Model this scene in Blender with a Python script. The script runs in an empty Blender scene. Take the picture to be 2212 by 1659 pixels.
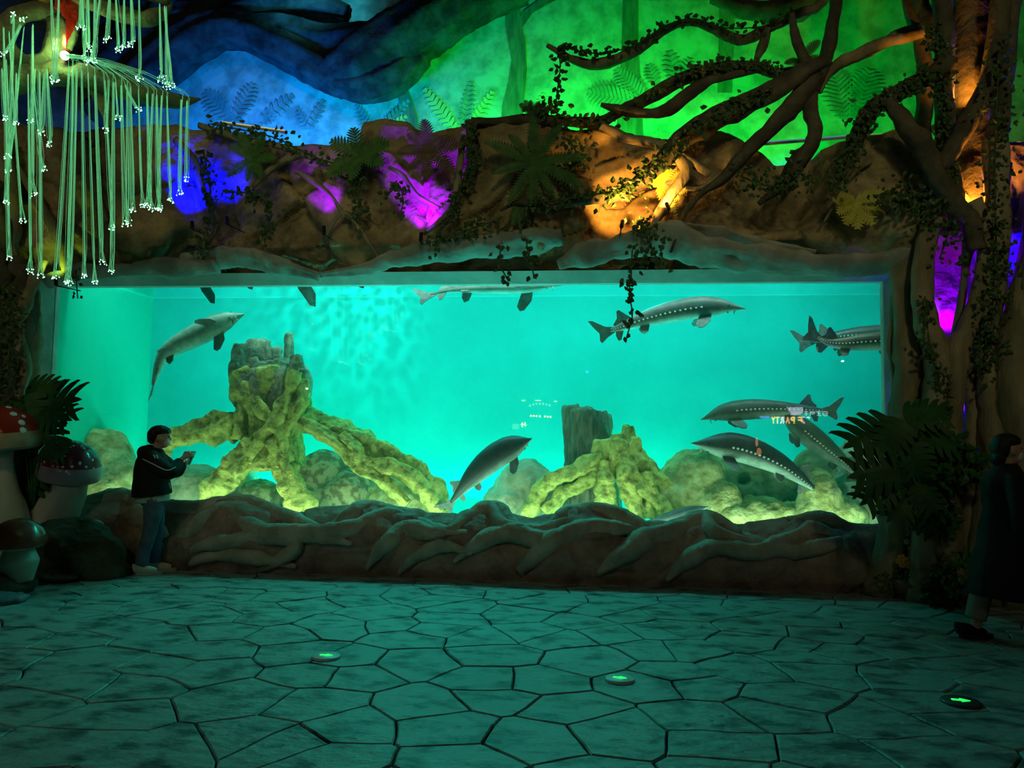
import bpy, bmesh, math, random
import numpy as np
from mathutils import Vector, Matrix, noise
random.seed(7)
SC = bpy.context.scene
COL = SC.collection
V = Vector
PI = math.pi
# ------------------------------------------------------------------ camera
YAW, PITCH, ROLL, FPX = -0.10888, 0.06648, 0.01494, 1661.0
CAM = V((0.0, -8.979, 1.6))
FW = V((math.sin(YAW)*math.cos(PITCH), math.cos(YAW)*math.cos(PITCH), math.sin(PITCH)))
_r = V((math.cos(YAW), -math.sin(YAW), 0)); _u = _r.cross(FW)
RT = _r*math.cos(ROLL) + _u*math.sin(ROLL)
UP = -_r*math.sin(ROLL) + _u*math.cos(ROLL)
cam = bpy.data.objects.new('camera', bpy.data.cameras.new('camera')); COL.objects.link(cam)
cam.data.sensor_fit = 'HORIZONTAL'; cam.data.sensor_width = 36.0; cam.data.lens = 36.0*FPX/2212.0
cam.data.clip_start = 0.05; cam.data.clip_end = 100
mw = Matrix((RT, UP, -FW)).transposed().to_4x4(); mw.translation = CAM
cam.matrix_world = mw
SC.camera = cam
# ------------------------------------------------------------------ world, exposure
w = bpy.data.worlds.new('world'); SC.world = w; w.use_nodes = True
w.node_tree.nodes['Background'].inputs[0].default_value = (0.02, 0.03, 0.03, 1)
w.node_tree.nodes['Background'].inputs[1].default_value = 0.05
vs = SC.view_settings
vs.view_transform = 'Standard'; vs.look = 'None'; vs.gamma = 1.0; vs.use_curve_mapping = False; vs.exposure = 0.0
cy = SC.cycles
cy.max_bounces = 4; cy.diffuse_bounces = 2; cy.glossy_bounces = 1; cy.transmission_bounces = 2
cy.volume_bounces = 0; cy.transparent_max_bounces = 8
cy.use_adaptive_sampling = True; cy.adaptive_threshold = 0.08; cy.adaptive_min_samples = 12
cy.sample_clamp_indirect = 4.0; cy.caustics_reflective = False; cy.caustics_refractive = False
cy.use_denoising = True

def ray(px, py): return FW + RT*((px-1106)/FPX) - UP*((py-829.5)/FPX)
def P(px, py, Y):
    d = ray(px, py); return CAM + d*((Y-CAM.y)/d.y)
def PZ(px, py, Z=0.0):
    d = ray(px, py); return CAM + d*((Z-CAM.z)/d.z)
def mpp(p): return (p-CAM).dot(FW)/FPX          # metres per photo pixel at a point

ZT = 3.394                 # top of the glass
XL, XR = -6.84, 3.21       # glass ends
YB = 2.2                   # tank rear wall
ZW = P(1106, 641, YB).z    # water level
YM = 3.2                   # mural wall

def lamp(name, kind, loc, col, power, aim=None, size=0.1, size_y=None, angle=60, blend=0.6):
    l = bpy.data.lights.new(name, kind); l.color = col; l.energy = power
    if kind == 'AREA':
        l.size = size
        if size_y: l.shape = 'RECTANGLE'; l.size_y = size_y
    else: l.shadow_soft_size = size
    if kind == 'SPOT': l.spot_size = math.radians(angle); l.spot_blend = blend
    o = bpy.data.objects.new(name, l); COL.objects.link(o); o.location = loc
    if aim is not None:
        o.rotation_euler = (V(aim)-V(loc)).to_track_quat('-Z', 'Y').to_euler()
    return o
# tank lamp strip hangs above the water, behind the rock lintel
def strip(name, x0, x1, y, z, w, col, pw, dy, dz, spread=180):
    o = lamp(name, 'AREA', ((x0+x1)/2, y, z), col, pw, ((x0+x1)/2, y+dy, z+dz), x1-x0, w); o.data.spread = math.radians(spread); return o
strip('tank_lamp', -6.7, 3.6, 0.30, 4.42, 0.4, (0.52, 1.0, 0.82), 610, 1.85, -3.2, 120)
# unseen lamps added at the tank rear to brighten floor, kerb and ledges
strip('tank_rear_fill', -4.4, 0.8, 1.95, 4.40, 0.3, (0.03, 1.0, 0.80), 135, -5.3, -4.4, 100)
strip('tank_rear_low_fill', -6.2, 3.2, 2.05, 0.44, 0.15, (0.06, 1.0, 0.80), 330, -2.6, 3.1, 150)
# unseen uplights added behind the kerb to brighten the lower tank
strip('tank_floor_fill', -6.3, 3.4, 0.16, 0.48, 0.2, (0.66, 1.0, 0.60), 66, 1.9, 1.3)
# unseen hall light overhead behind the photographer, dim and warm
for x, ax_, pw in ((-5.2, -5.6, 520), (0.2, -1.0, 480), (4.2, 4.0, 560)):
    lamp('hall_fill', 'SPOT', (x, -11.5, 8.6), (0.92, 0.88, 0.42), pw, (ax_, -0.3, 4.4), 0.6, angle=44, blend=1.0)
lamp('hall_fill', 'POINT', (5.6, -9.2, 3.4), (1.0, 0.82, 0.58), 22, None, 0.012)  # unseen fill point added to brighten the right side
lamp('hall_fill', 'POINT', (-6.6, -8.0, 2.6), (0.85, 1.0, 0.8), 40, None, 0.012)  # unseen fill point added to brighten mushrooms and person at left
# added patterned spot puts a shimmering net of ripple light on the rear wall
cl = lamp('ripple_gobo', 'SPOT', (P(720, 600, 0.5).x, 0.35, 4.3), (0.3, 1.0, 0.85), 170, P(730, 700, YB), 0.01, angle=95, blend=0.9)
cl.data.use_nodes = True; nt = cl.data.node_tree; em = nt.nodes['Emission']
tc = nt.nodes.new('ShaderNodeTexCoord'); vo = nt.nodes.new('ShaderNodeTexVoronoi'); vo.inputs['Scale'].default_value = 19.0; vo.feature = 'F1'; vo.inputs['Randomness'].default_value = 1.0
rp = nt.nodes.new('ShaderNodeMapRange'); rp.inputs['From Min'].default_value = 0.35; rp.inputs['From Max'].default_value = 0.85; rp.inputs['To Min'].default_value = 0.0; rp.inputs['To Max'].default_value = 2.6
nt.links.new(tc.outputs['Normal'], vo.inputs['Vector']); nt.links.new(vo.outputs['Distance'], rp.inputs['Value']); nt.links.new(rp.outputs['Result'], em.inputs['Strength'])
# floods behind the rock ledge wash the painted wall
def flood(px, col, pw, zz=5.0, Y=1.0, up=1.9, angle=120):
    p = P(px, 250, Y); lamp('mural_flood', 'SPOT', (p.x, Y, zz), col, pw, (p.x, YM, zz+up), 0.12, angle=angle, blend=0.8)
BLUE, GREEN, CYAN = (0.0, 0.19, 1.0), (0.0, 1.0, 0.06), (0.05, 0.7, 1.0)
strip('mural_strip', P(330, 250, 1).x, P(650, 250, 1).x, 1.0, 4.95, 0.12, BLUE, 150, 2.2, 1.2, 130)
strip('mural_strip', P(960, 250, 1).x, P(1600, 250, 1).x, 1.0, 4.95, 0.12, GREEN, 240, 2.2, 0.6, 150)
flood(1745, (0.0, 0.25, 1.0), 420, 4.95, 2.5, 0.1, 100); flood(1950, GREEN, 120)
lamp('mural_flood', 'SPOT', (P(620, 0, 1.5).x, 1.2, 8.9), CYAN, 110, P(680, 40, YM), 0.15, angle=75, blend=0.9)

# ------------------------------------------------------------------ helpers
def lin(r, g, b):
    f = lambda c: (c/255/12.92 if c/255 <= 0.04045 else ((c/255+0.055)/1.055)**2.4)
    return (f(r), f(g), f(b))
MATS = {}
def M(name, base, rough=0.7, col2=None, scale=4.0, bump=0.0, bscale=12.0, spec=0.35, emit=None, estr=1.0,
      stretch=(1, 1, 1), detail=4.0, kind='noise', vcol=False, metal=0.0, ramp=(0.4, 0.62), coat=0.0):
    if name in MATS: return MATS[name]
    m = bpy.data.materials.new(name); m.use_nodes = True; MATS[name] = m
    nt = m.node_tree; N = nt.nodes; L = nt.links; b = N['Principled BSDF']
    b.inputs['Roughness'].default_value = rough; b.inputs['Specular IOR Level'].default_value = spec
    b.inputs['Metallic'].default_value = metal; b.inputs['Base Color'].default_value = (*base, 1)
    if coat: b.inputs['Coat Weight'].default_value = coat; b.inputs['Coat Roughness'].default_value = 0.08
    def coords(s):
        tc = N.new('ShaderNodeTexCoord'); mp = N.new('ShaderNodeMapping')
        mp.inputs['Scale'].default_value = [s*k for k in stretch]
        L.new(tc.outputs['Object'], mp.inputs['Vector']); return mp.outputs['Vector']
    if col2 or vcol:
        n = N.new('ShaderNodeTexVoronoi' if kind == 'voronoi' else 'ShaderNodeTexNoise')
        n.inputs['Scale'].default_value = 1.0
        if kind != 'voronoi': n.inputs['Detail'].default_value = detail; n.inputs['Roughness'].default_value = 0.6
        L.new(coords(scale), n.inputs['Vector'])
        r = N.new('ShaderNodeValToRGB'); r.color_ramp.elements[0].position = ramp[0]; r.color_ramp.elements[1].position = ramp[1]
        L.new(n.outputs[0], r.inputs['Fac'])
        if vcol:
            a = N.new('ShaderNodeVertexColor'); a.layer_name = 'Col'
            r.color_ramp.elements[0].color = (0.75, 0.75, 0.75, 1); r.color_ramp.elements[1].color = (1.1, 1.1, 1.1, 1)
            x = N.new('ShaderNodeMix'); x.data_type = 'RGBA'; x.blend_type = 'MULTIPLY'; x.inputs[0].default_value = 1
            L.new(a.outputs['Color'], x.inputs[6]); L.new(r.outputs['Color'], x.inputs[7]); L.new(x.outputs[2], b.inputs['Base Color'])
        else:
            r.color_ramp.elements[0].color = (*base, 1); r.color_ramp.elements[1].color = (*col2, 1)
            L.new(r.outputs['Color'], b.inputs['Base Color'])
    if bump:
        n = N.new('ShaderNodeTexNoise'); n.inputs['Scale'].default_value = 1.0; n.inputs['Detail'].default_value = 6
        L.new(coords(bscale), n.inputs['Vector'])
        bp = N.new('ShaderNodeBump'); bp.inputs['Strength'].default_value = bump; bp.inputs['Distance'].default_value = 0.03
        L.new(n.outputs[0], bp.inputs['Height']); L.new(bp.outputs[0], b.inputs['Normal'])
    if emit:
        b.inputs['Emission Color'].default_value = (*emit, 1); b.inputs['Emission Strength'].default_value = estr
    return m

def wloc(o):
    p = V((0, 0, 0))
    while o is not None: p = p + o.location; o = o.parent
    return p
def raw(name, verts, faces, mat=None, parent=None, smooth=True, origin=None, cols=None):
    """one mesh object; verts are world coordinates"""
    va = np.array([tuple(v) for v in verts], dtype=float).reshape(-1, 3)
    if parent is not None: off = np.array(wloc(parent)); loc = (0, 0, 0)
    else:
        if origin is None: origin = ((va[:, 0].min()+va[:, 0].max())/2, (va[:, 1].min()+va[:, 1].max())/2, va[:, 2].min())
        off = np.array(origin, dtype=float); loc = origin
    me = bpy.data.meshes.new(name); me.from_pydata((va-off).tolist(), [], faces)
    if mat: me.materials.append(mat)
    if smooth: me.shade_smooth()
    if cols is not None:
        a = me.color_attributes.new('Col', 'FLOAT_COLOR', 'POINT')
        a.data.foreach_set('color', np.array([(c[0], c[1], c[2], 1.0) for c in cols], dtype=np.float32).ravel())
    o = bpy.data.objects.new(name, me); COL.objects.link(o); o.location = loc
    if parent is not None: o.parent = parent
    return o
def tag(o, label=None, cat=None, group=None, kind=None):
    if label: o['label'] = label
    if cat: o['category'] = cat
    if group: o['group'] = group
    if kind: o['kind'] = kind
    return o
def thing(name, label, cat, loc, group=None):
    o = bpy.data.objects.new(name, None); COL.objects.link(o); o.location = loc; o.empty_display_size = 0.1
    return tag(o, label, cat, group)

def cat_rom(pts, n):
    """Catmull-Rom through tuples of any length -> n+1 samples"""
    A = np.array([list(p) for p in pts], dtype=float)
    if len(A) == 2: A = np.array([A[0], (A[0]+A[1])/2, A[1]])
    A = np.vstack([2*A[0]-A[1], A, 2*A[-1]-A[-2]]); out = []
    m = len(A)-3
    for i in range(n+1):
        t = i/n*m; k = min(int(t), m-1); t -= k
        p0, p1, p2, p3 = A[k:k+4]
        out.append(0.5*(2*p1+(p2-p0)*t+(2*p0-5*p1+4*p2-p3)*t*t+(3*p1-p0-3*p2+p3)*t**3))
    return np.array(out)

class MB:
    def __init__(s): s.v = []; s.f = []; s.c = []
    def add(s, vs, fs, col=None):
        k = len(s.v); s.v += [tuple(v) for v in vs]; s.f += [tuple(i+k for i in f) for f in fs]
        s.c += [col or (1, 1, 1)]*len(vs)
    def build(s, name, mat=None, parent=None, smooth=True, origin=None, vc=False):
        return raw(name, s.v, s.f, mat, parent, smooth, origin, s.c if vc else None)
    def box(s, a, b):
        x0, y0, z0 = a; x1, y1, z1 = b
        s.add([(x0,y0,z0),(x1,y0,z0),(x1,y1,z0),(x0,y1,z0),(x0,y0,z1),(x1,y0,z1),(x1,y1,z1),(x0,y1,z1)],
              [(0,3,2,1),(4,5,6,7),(0,1,5,4),(1,2,6,5),(2,3,7,6),(3,0,4,7)])
    def bar(s, p, q, r, sides=6): s.tube([(*p, r), (*q, r)], 2, sides)
    def tube(s, pts, n=12, sides=8, ridge=0.0, rk=5, twist=0.0, nz=0.0, nf=2.0, cap=True, flat=1.0, up=None, seed=0.0):
        """pts: (x,y,z,r)"""
        S = cat_rom(pts, n); ps = [V(a[:3]) for a in S]; rs = np.maximum(S[:, 3], 1e-4)
        vs = []; fs = []; nrm = None
        for i, p in enumerate(ps):
            t = (ps[min(i+1, n)]-ps[max(i-1, 0)])
            t = t.normalized() if t.length > 1e-9 else V((0, 0, 1))
            if nrm is None:
                a = V(up) if up is not None else (V((0, 1, 0)) if abs(t.y) < 0.8 else V((1, 0, 0)))
                nrm = (a-t*a.dot(t)).normalized()
            else: nrm = (nrm-t*nrm.dot(t)).normalized()
            bn = t.cross(nrm)
            for j in range(sides):
                th = 2*PI*j/sides
                rr = rs[i]*(1+ridge*math.sin(rk*th+twist*i/n*2*PI))
                q = p+nrm*(math.cos(th)*rr*flat)+bn*(math.sin(th)*rr)
                if nz: q = q+(q-p).normalized()*((noise.noise(q*nf+V((seed, seed*1.7, 0)))+0.45*noise.noise(q*nf*2.3+V((0, seed, 3)))+0.25*noise.noise(q*nf*5.1))*nz*rs[i])
                vs.append(q)
        for i in range(n):
            for j in range(sides):
                a = i*sides+j; b = i*sides+(j+1) % sides
                fs.append((a, b, b+sides, a+sides))
        if cap:
            vs.append(ps[0]); vs.append(ps[-1]); k = n*sides
            for j in range(sides):
                fs.append((len(vs)-2, (j+1) % sides, j)); fs.append((len(vs)-1, k+j, k+(j+1) % sides))
        s.add(vs, fs); return ps
    def ell(s, c, r, nu=12, nv=8, nz=0.0, nf=2.0, rot=None, seed=0.0, col=None):
        vs = []; fs = []; c = V(c)
        for i in range(nv+1):
            ph = PI*i/nv
            for j in range(nu):
                th = 2*PI*j/nu
                d = V((math.sin(ph)*math.cos(th), math.sin(ph)*math.sin(th), math.cos(ph)))
                q = V((d.x*r[0], d.y*r[1], d.z*r[2]))
                if nz: q *= 1+nz*noise.fractal((q+c)*nf+V((seed, 0, seed)), 1.0, 2.0, 4)
                if rot is not None: q = rot @ q
                vs.append(c+q)
        for i in range(nv):
            for j in range(nu):
                a = i*nu+j; b = i*nu+(j+1) % nu; fs.append((a, a+nu, b+nu, b))
        s.add(vs, fs, col)
    def poly(s, pts, th, nrm):
        """extruded flat polygon"""
        n = len(pts); d = V(nrm)*th/2
        s.add([V(p)-d for p in pts]+[V(p)+d for p in pts],
              [tuple(range(n-1, -1, -1)), tuple(range(n, 2*n))]+[(i, (i+1) % n, n+(i+1) % n, n+i) for i in range(n)])
def fuse(mb, voxel, smooth=4, disp=None):
    """voxel-fuse overlapping shapes into one continuous skin -> (verts, faces)"""
    me = bpy.data.meshes.new('tmp'); me.from_pydata(mb.v, [], mb.f)
    o = bpy.data.objects.new('tmp', me); COL.objects.link(o)
    r = o.modifiers.new('r', 'REMESH'); r.mode = 'VOXEL'; r.voxel_size = voxel
    if smooth:
        k = o.modifiers.new('s', 'SMOOTH'); k.factor = 0.5; k.iterations = smooth
    e = o.evaluated_get(bpy.context.evaluated_depsgraph_get()); m2 = e.to_mesh()
    vs = np.empty(len(m2.vertices)*3); m2.vertices.foreach_get('co', vs); vs = vs.reshape(-1, 3)
    ns = np.empty(len(m2.vertices)*3); m2.vertices.foreach_get('normal', ns); ns = ns.reshape(-1, 3)
    fs = [tuple(p.vertices) for p in m2.polygons]
    e.to_mesh_clear(); bpy.data.objects.remove(o); bpy.data.meshes.remove(me)
    if disp:
        vs = np.array([tuple(V(a)+V(b)*disp(V(a))) for a, b in zip(vs, ns)])
    return vs, fs
def pxpath(pts, Yd=None):
    """(px,py,width_px[,Y]) -> (x,y,z,radius)"""
    out = []
    for p in pts:
        Y = p[3] if len(p) > 3 else Yd
        q = P(p[0], p[1], Y); out.append((q.x, q.y, q.z, p[2]*0.5*mpp(q)))
    return out
ORD = ['first', 'second', 'third', 'fourth', 'fifth', 'sixth', 'seventh', 'eighth', 'ninth', 'tenth', 'eleventh', 'twelfth',
       'thirteenth', 'fourteenth', 'fifteenth', 'sixteenth', 'seventeenth', 'eighteenth', 'nineteenth', 'twentieth']
def ordinal(i):
    if i < 20: return ORD[i]
    t = ['twenty', 'thirty', 'forty', 'fifty'][(i+1)//10-2]
    return (['twentieth', 'thirtieth', 'fortieth', 'fiftieth'][(i+1)//10-2]) if (i+1) % 10 == 0 else t+'-'+ORD[(i+1) % 10-1]
# ------------------------------------------------------------------ materials
m_stone = M('flagstone', (0.085, 0.115, 0.11), 0.5, (0.37, 0.46, 0.44), 4.6, 0.7, 10.0, spec=0.4, stretch=(0.8, 1.25, 1), detail=10, ramp=(0.36, 0.52))
m_joint = M('floor_joint', (0.03, 0.035, 0.03), 0.9)
m_rock = M('facade_rock', (0.23, 0.17, 0.095), 0.85, (0.46, 0.35, 0.20), 3.0, 1.0, 13.0, detail=8)
m_ledge = M('ledge_rock', (0.26, 0.27, 0.25), 0.8, (0.42, 0.42, 0.38), 3.0, 0.5, 9.0, detail=8)
m_kerb = M('kerb_rock', (0.26, 0.17, 0.14), 0.6, (0.44, 0.31, 0.26), 3.0, 0.8, 14.0, detail=8)
m_kroot = M('kerb_root', (0.32, 0.32, 0.26), 0.55, (0.52, 0.50, 0.42), 4.0, 0.7, 16.0, detail=8)
m_bark = M('bark', (0.19, 0.165, 0.10), 0.8, (0.36, 0.30, 0.20), 4.0, 0.7, 14.0, stretch=(1, 1, 0.35), detail=8)
m_barkd = M('dark_bark', (0.07, 0.06, 0.045), 0.85, (0.14, 0.12, 0.08), 4.0, 0.7, 14.0, detail=8)
m_plaster = M('rough_plaster', (0.45, 0.40, 0.36), 0.8, (0.6, 0.55, 0.5), 4.0, 1.0, 16.0)
m_frame = M('window_frame', (0.50, 0.51, 0.47), 0.7, (0.62, 0.63, 0.59), 3.0, 0.2, 12.0)
m_tank = M('tank_paint', (0.0, 0.62, 0.60), 0.8, (0.0, 0.78, 0.75), 0.9, 0.0, ramp=(0.3, 0.7), detail=3)
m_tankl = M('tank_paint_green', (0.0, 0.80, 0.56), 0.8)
m_dark = M('dark_wall', (0.03, 0.035, 0.03), 0.9)
m_mural = M('mural_paint', (0.27, 0.35, 0.29), 0.85, (0.58, 0.64, 0.56), 3.0, detail=5, ramp=(0.38, 0.60))
m_mtrunk = M('mural_trunk_paint', (0.10, 0.14, 0.10), 0.85, (0.20, 0.25, 0.18), 3.0, stretch=(3, 3, 0.6))
m_mfern = M('mural_fern_paint', (0.16, 0.26, 0.22), 0.85, (0.28, 0.42, 0.36), 4.0)
m_mfern2 = M('mural_fern_pale_paint', (0.65, 0.70, 0.30), 0.85, (0.5, 0.6, 0.2), 4.0)
m_leaf = M('ivy_leaf', (0.030, 0.07, 0.022), 0.5, (0.06, 0.12, 0.035), 20.0)
m_fern = M('fern_leaf', (0.035, 0.11, 0.03), 0.5, (0.07, 0.18, 0.04), 9.0)
m_fernr = M('fern_leaf_reddish', (0.12, 0.07, 0.05), 0.5, (0.16, 0.11, 0.06), 9.0)
m_ferny = M('fern_leaf_yellow_lit', (0.45, 0.40, 0.06), 0.5, (0.55, 0.5, 0.1), 9.0)  # yellow light is put into this leaf colour
m_mon = M('monstera_leaf', (0.018, 0.085, 0.022), 0.5, (0.035, 0.13, 0.035), 6.0, spec=0.25)
m_metal = M('black_metal', (0.03, 0.03, 0.03), 0.45, metal=0.6)

# ------------------------------------------------------------------ room shell
b = MB(); b.box((-13, -17, -0.25), (10, 3.6, -0.03)); floor = b.build('floor', m_joint, smooth=False)
tag(floor, 'stamped stone floor in crazy paving', None, kind='structure')
def wallbox(name, a, c, mat, label):
    b = MB(); b.box(a, c); o = b.build(name, mat, smooth=False); tag(o, label, kind='structure'); return o
wallbox('wall_left', (-13, -17, -0.03), (-12.8, 3.6, 9.6), m_dark, 'dark side wall of the hall at left')
wallbox('wall_right', (9.8, -17, -0.03), (10, 3.6, 9.6), m_dark, 'dark side wall of the hall at right')
wallbox('wall_front', (-12.8, -17, -0.03), (9.8, -16.8, 9.6), m_dark, 'dark wall behind the photographer')
wallbox('ceiling', (-13, -17, 9.6), (10, 3.6, 9.8), m_dark, 'black ceiling high above the hall')
mural = wallbox('wall_mural', (-12.8, YM, 4.9), (9.8, YM+0.2, 9.6), m_mural, 'painted forest wall above the tank')
wallbox('tank_light_blocker', (-12.8, 0.3, 4.72), (9.8, YM, 4.8), m_dark, 'unseen deck added over the tank to keep its light off the mural')  # slab added to block tank lamp light from the mural
wallbox('wall_tank_rear', (XL-0.3, YB, 0.2), (XR+1.0, YB+0.15, 4.72), m_tank, 'teal painted rear wall of the tank')
wallbox('wall_tank_left', (XL-0.22, 0.06, 0.2), (XL-0.02, YB, 4.72), m_tankl, 'green left end wall of the tank')
wallbox('wall_tank_right', (XR+1.0, 0.06, 0.2), (XR+1.1, YB, 4.72), m_tank, 'teal right end wall of the tank')
wallbox('floor_tank', (XL-0.2, 0.06, 0.2), (XR+1.0, YB, 0.34), m_tank, 'pale bottom of the tank')
# pale concrete border round the glass
def trim(name, vs, label):
    o = raw(name, vs, [(0, 1, 2, 3), (7, 6, 5, 4), (0, 4, 5, 1), (1, 5, 6, 2), (2, 6, 7, 3), (3, 7, 4, 0)], m_frame, smooth=False); tag(o, label, kind='structure')
zt_, xl_, xr_ = ZT+0.112, XL-0.07, XR+0.17
trim('trim_1', [(xl_-0.1, -0.20, zt_), (XL, -0.01, ZT), (XL, 0.1, ZT), (xl_-0.1, 0.1, zt_), (xr_, -0.20, zt_), (XR, -0.01, ZT), (XR, 0.1, ZT), (xr_, 0.1, zt_)], 'pale concrete border along the top of the tank window')
trim('trim_2', [(xl_, -0.27, 0.3), (XL, -0.01, 0.3), (XL, 0.1, 0.3), (xl_, 0.1, 0.3), (xl_, -0.27, zt_), (XL, -0.01, ZT), (XL, 0.1, ZT), (xl_, 0.1, zt_)], 'pale concrete border at the left end of the tank window')
trim('trim_3', [(XR, -0.01, 0.3), (xr_, -0.20, 0.3), (xr_, 0.1, 0.3), (XR, 0.1, 0.3), (XR, -0.01, ZT), (xr_, -0.20, zt_), (xr_, 0.1, zt_), (XR, 0.1, ZT)], 'pale concrete border at the right end of the tank window')
# glass
g = bpy.data.materials.new('tank_glass'); g.use_nodes = True; nt = g.node_tree; nt.nodes.clear()
o_ = nt.nodes.new('ShaderNodeOutputMaterial'); mx = nt.nodes.new('ShaderNodeMixShader'); tr = nt.nodes.new('ShaderNodeBsdfTransparent')
gl = nt.nodes.new('ShaderNodeBsdfGlossy'); gl.inputs['Roughness'].default_value = 0.0
lw = nt.nodes.new('ShaderNodeLayerWeight'); lw.inputs['Blend'].default_value = 0.5
pw = nt.nodes.new('ShaderNodeMath'); pw.operation = 'POWER'; pw.inputs[1].default_value = 5
ad = nt.nodes.new('ShaderNodeMath'); ad.operation = 'MULTIPLY_ADD'; ad.inputs[1].default_value = 0.7; ad.inputs[2].default_value = 0.045
tr.inputs[0].default_value = (0.97, 0.99, 0.985, 1)
nt.links.new(lw.outputs['Facing'], pw.inputs[0]); nt.links.new(pw.outputs[0], ad.inputs[0]); nt.links.new(ad.outputs[0], mx.inputs[0])
nt.links.new(tr.outputs[0], mx.inputs[1]); nt.links.new(gl.outputs[0], mx.inputs[2]); nt.links.new(mx.outputs[0], o_.inputs[0])
b = MB(); b.box((XL, 0.0, 0.35), (XR, 0.03, ZT)); win = b.build('window_1', g, smooth=False)
tag(win, 'long clear acrylic pane of the fish tank', kind='structure')
# water: thin haze plus red absorption
wm = bpy.data.materials.new('tank_water'); wm.use_nodes = True; nt = wm.node_tree; nt.nodes.clear()
o_ = nt.nodes.new('ShaderNodeOutputMaterial'); vsn = nt.nodes.new('ShaderNodeVolumeScatter'); va_ = nt.nodes.new('ShaderNodeVolumeAbsorption'); ash = nt.nodes.new('ShaderNodeAddShader')
vsn.inputs['Color'].default_value = (0.0, 0.95, 0.76, 1); vsn.inputs['Density'].default_value = 0.10
va_.inputs['Color'].default_value = (0.10, 0.97, 0.90, 1); va_.inputs['Density'].default_value = 0.2
nt.links.new(vsn.outputs[0], ash.inputs[0]); nt.links.new(va_.outputs[0], ash.inputs[1]); nt.links.new(ash.outputs[0], o_.inputs['Volume'])
b = MB(); b.box((XL-0.01, 0.04, 0.35), (XR+0.99, YB-0.01, ZW)); water = b.build('water', wm, smooth=False)
tag(water, 'clear teal water filling the fish tank', None, kind='stuff')
ws = bpy.data.materials.new('water_surface'); ws.use_nodes = True; nt = ws.node_tree; nt.nodes.clear()
o_ = nt.nodes.new('ShaderNodeOutputMaterial'); mx = nt.nodes.new('ShaderNodeMixShader'); tr = nt.nodes.new('ShaderNodeBsdfTransparent'); gl = nt.nodes.new('ShaderNodeBsdfGlossy')
gl.inputs['Roughness'].default_value = 0.08; mx.inputs[0].default_value = 0.35
nt.links.new(tr.outputs[0], mx.inputs[1]); nt.links.new(gl.outputs[0], mx.inputs[2]); nt.links.new(mx.outputs[0], o_.inputs[0])
b = MB(); b.box((XL, 0.05, ZW+0.005), (XR+0.98, YB-0.02, ZW+0.012)); b.build('water_surface', ws, water, smooth=False)

# ------------------------------------------------------------------ flagstones
def clip(poly, mx_, my_, nx, ny):
    out = []
    for i in range(len(poly)):
        p, q = poly[i], poly[(i+1) % len(poly)]
        dp = (p[0]-mx_)*nx+(p[1]-my_)*ny; dq = (q[0]-mx_)*nx+(q[1]-my_)*ny
        if dp <= 0: out.append(p)
        if (dp < 0 < dq) or (dq < 0 < dp):
            t = dp/(dp-dq); out.append((p[0]+(q[0]-p[0])*t, p[1]+(q[1]-p[1])*t))
    return out
rs = np.random.RandomState(11)
FS = 0.56
pts = []
for i in range(-15, 12):
    for j in range(-1, 17):
        pts.append((i*FS+(j % 2)*FS*0.5+rs.uniform(-.40, .40)*FS, -7.0+j*FS*0.8+rs.uniform(-.40, .40)*FS*0.9))
pts = np.array(pts)
nst = 0
for i, (x, y) in enumerate(pts):
    if y < -6.3 or y > 0.3: continue
    half = 3.0+(y+8.9)*0.80+0.4; cxm = -(y+8.9)*0.11
    if not (cxm-half < x < cxm+half): continue
    poly = [(x-2, y-2), (x+2, y-2), (x+2, y+2), (x-2, y+2)]
    d = np.hypot(pts[:, 0]-x, pts[:, 1]-y)
    for k in np.argsort(d)[1:22]:
        qx, qy = pts[k]; poly = clip(poly, (x+qx)/2, (y+qy)/2, qx-x, qy-y)
    if len(poly) < 3: continue
    # inset, then wobble the edge
    c = np.mean(poly, axis=0); P2 = []
    for k in range(len(poly)):
        a, bb = np.array(poly[k]), np.array(poly[(k+1) % len(poly)])
        for t in (0.0, 0.34, 0.67):
            q = a+(bb-a)*t; nv = noise.noise_vector(V((q[0]*3, q[1]*3, 1.3)))
            q = q+np.array([nv.x, nv.y])*0.035
            dv = c-q; q = q+dv/max(np.hypot(*dv), 1e-6)*0.0065; P2.append(q)
    n = len(P2); zt = rs.uniform(-0.004, 0.002)
    vsl = [(q[0], q[1], -0.035) for q in P2]+[(q[0], q[1], zt-0.007) for q in P2]
    vsl += [(q[0]+(c[0]-q[0])*0.03, q[1]+(c[1]-q[1])*0.03, zt) for q in P2]
    fsl = [(k, (k+1) % n, n+(k+1) % n, n+k) for k in range(n)]+[(n+k, n+(k+1) % n, 2*n+(k+1) % n, 2*n+k) for k in range(n)]+[tuple(range(2*n, 3*n))]
    raw('flagstone', vsl, fsl, m_stone, floor, smooth=False); nst += 1

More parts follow.
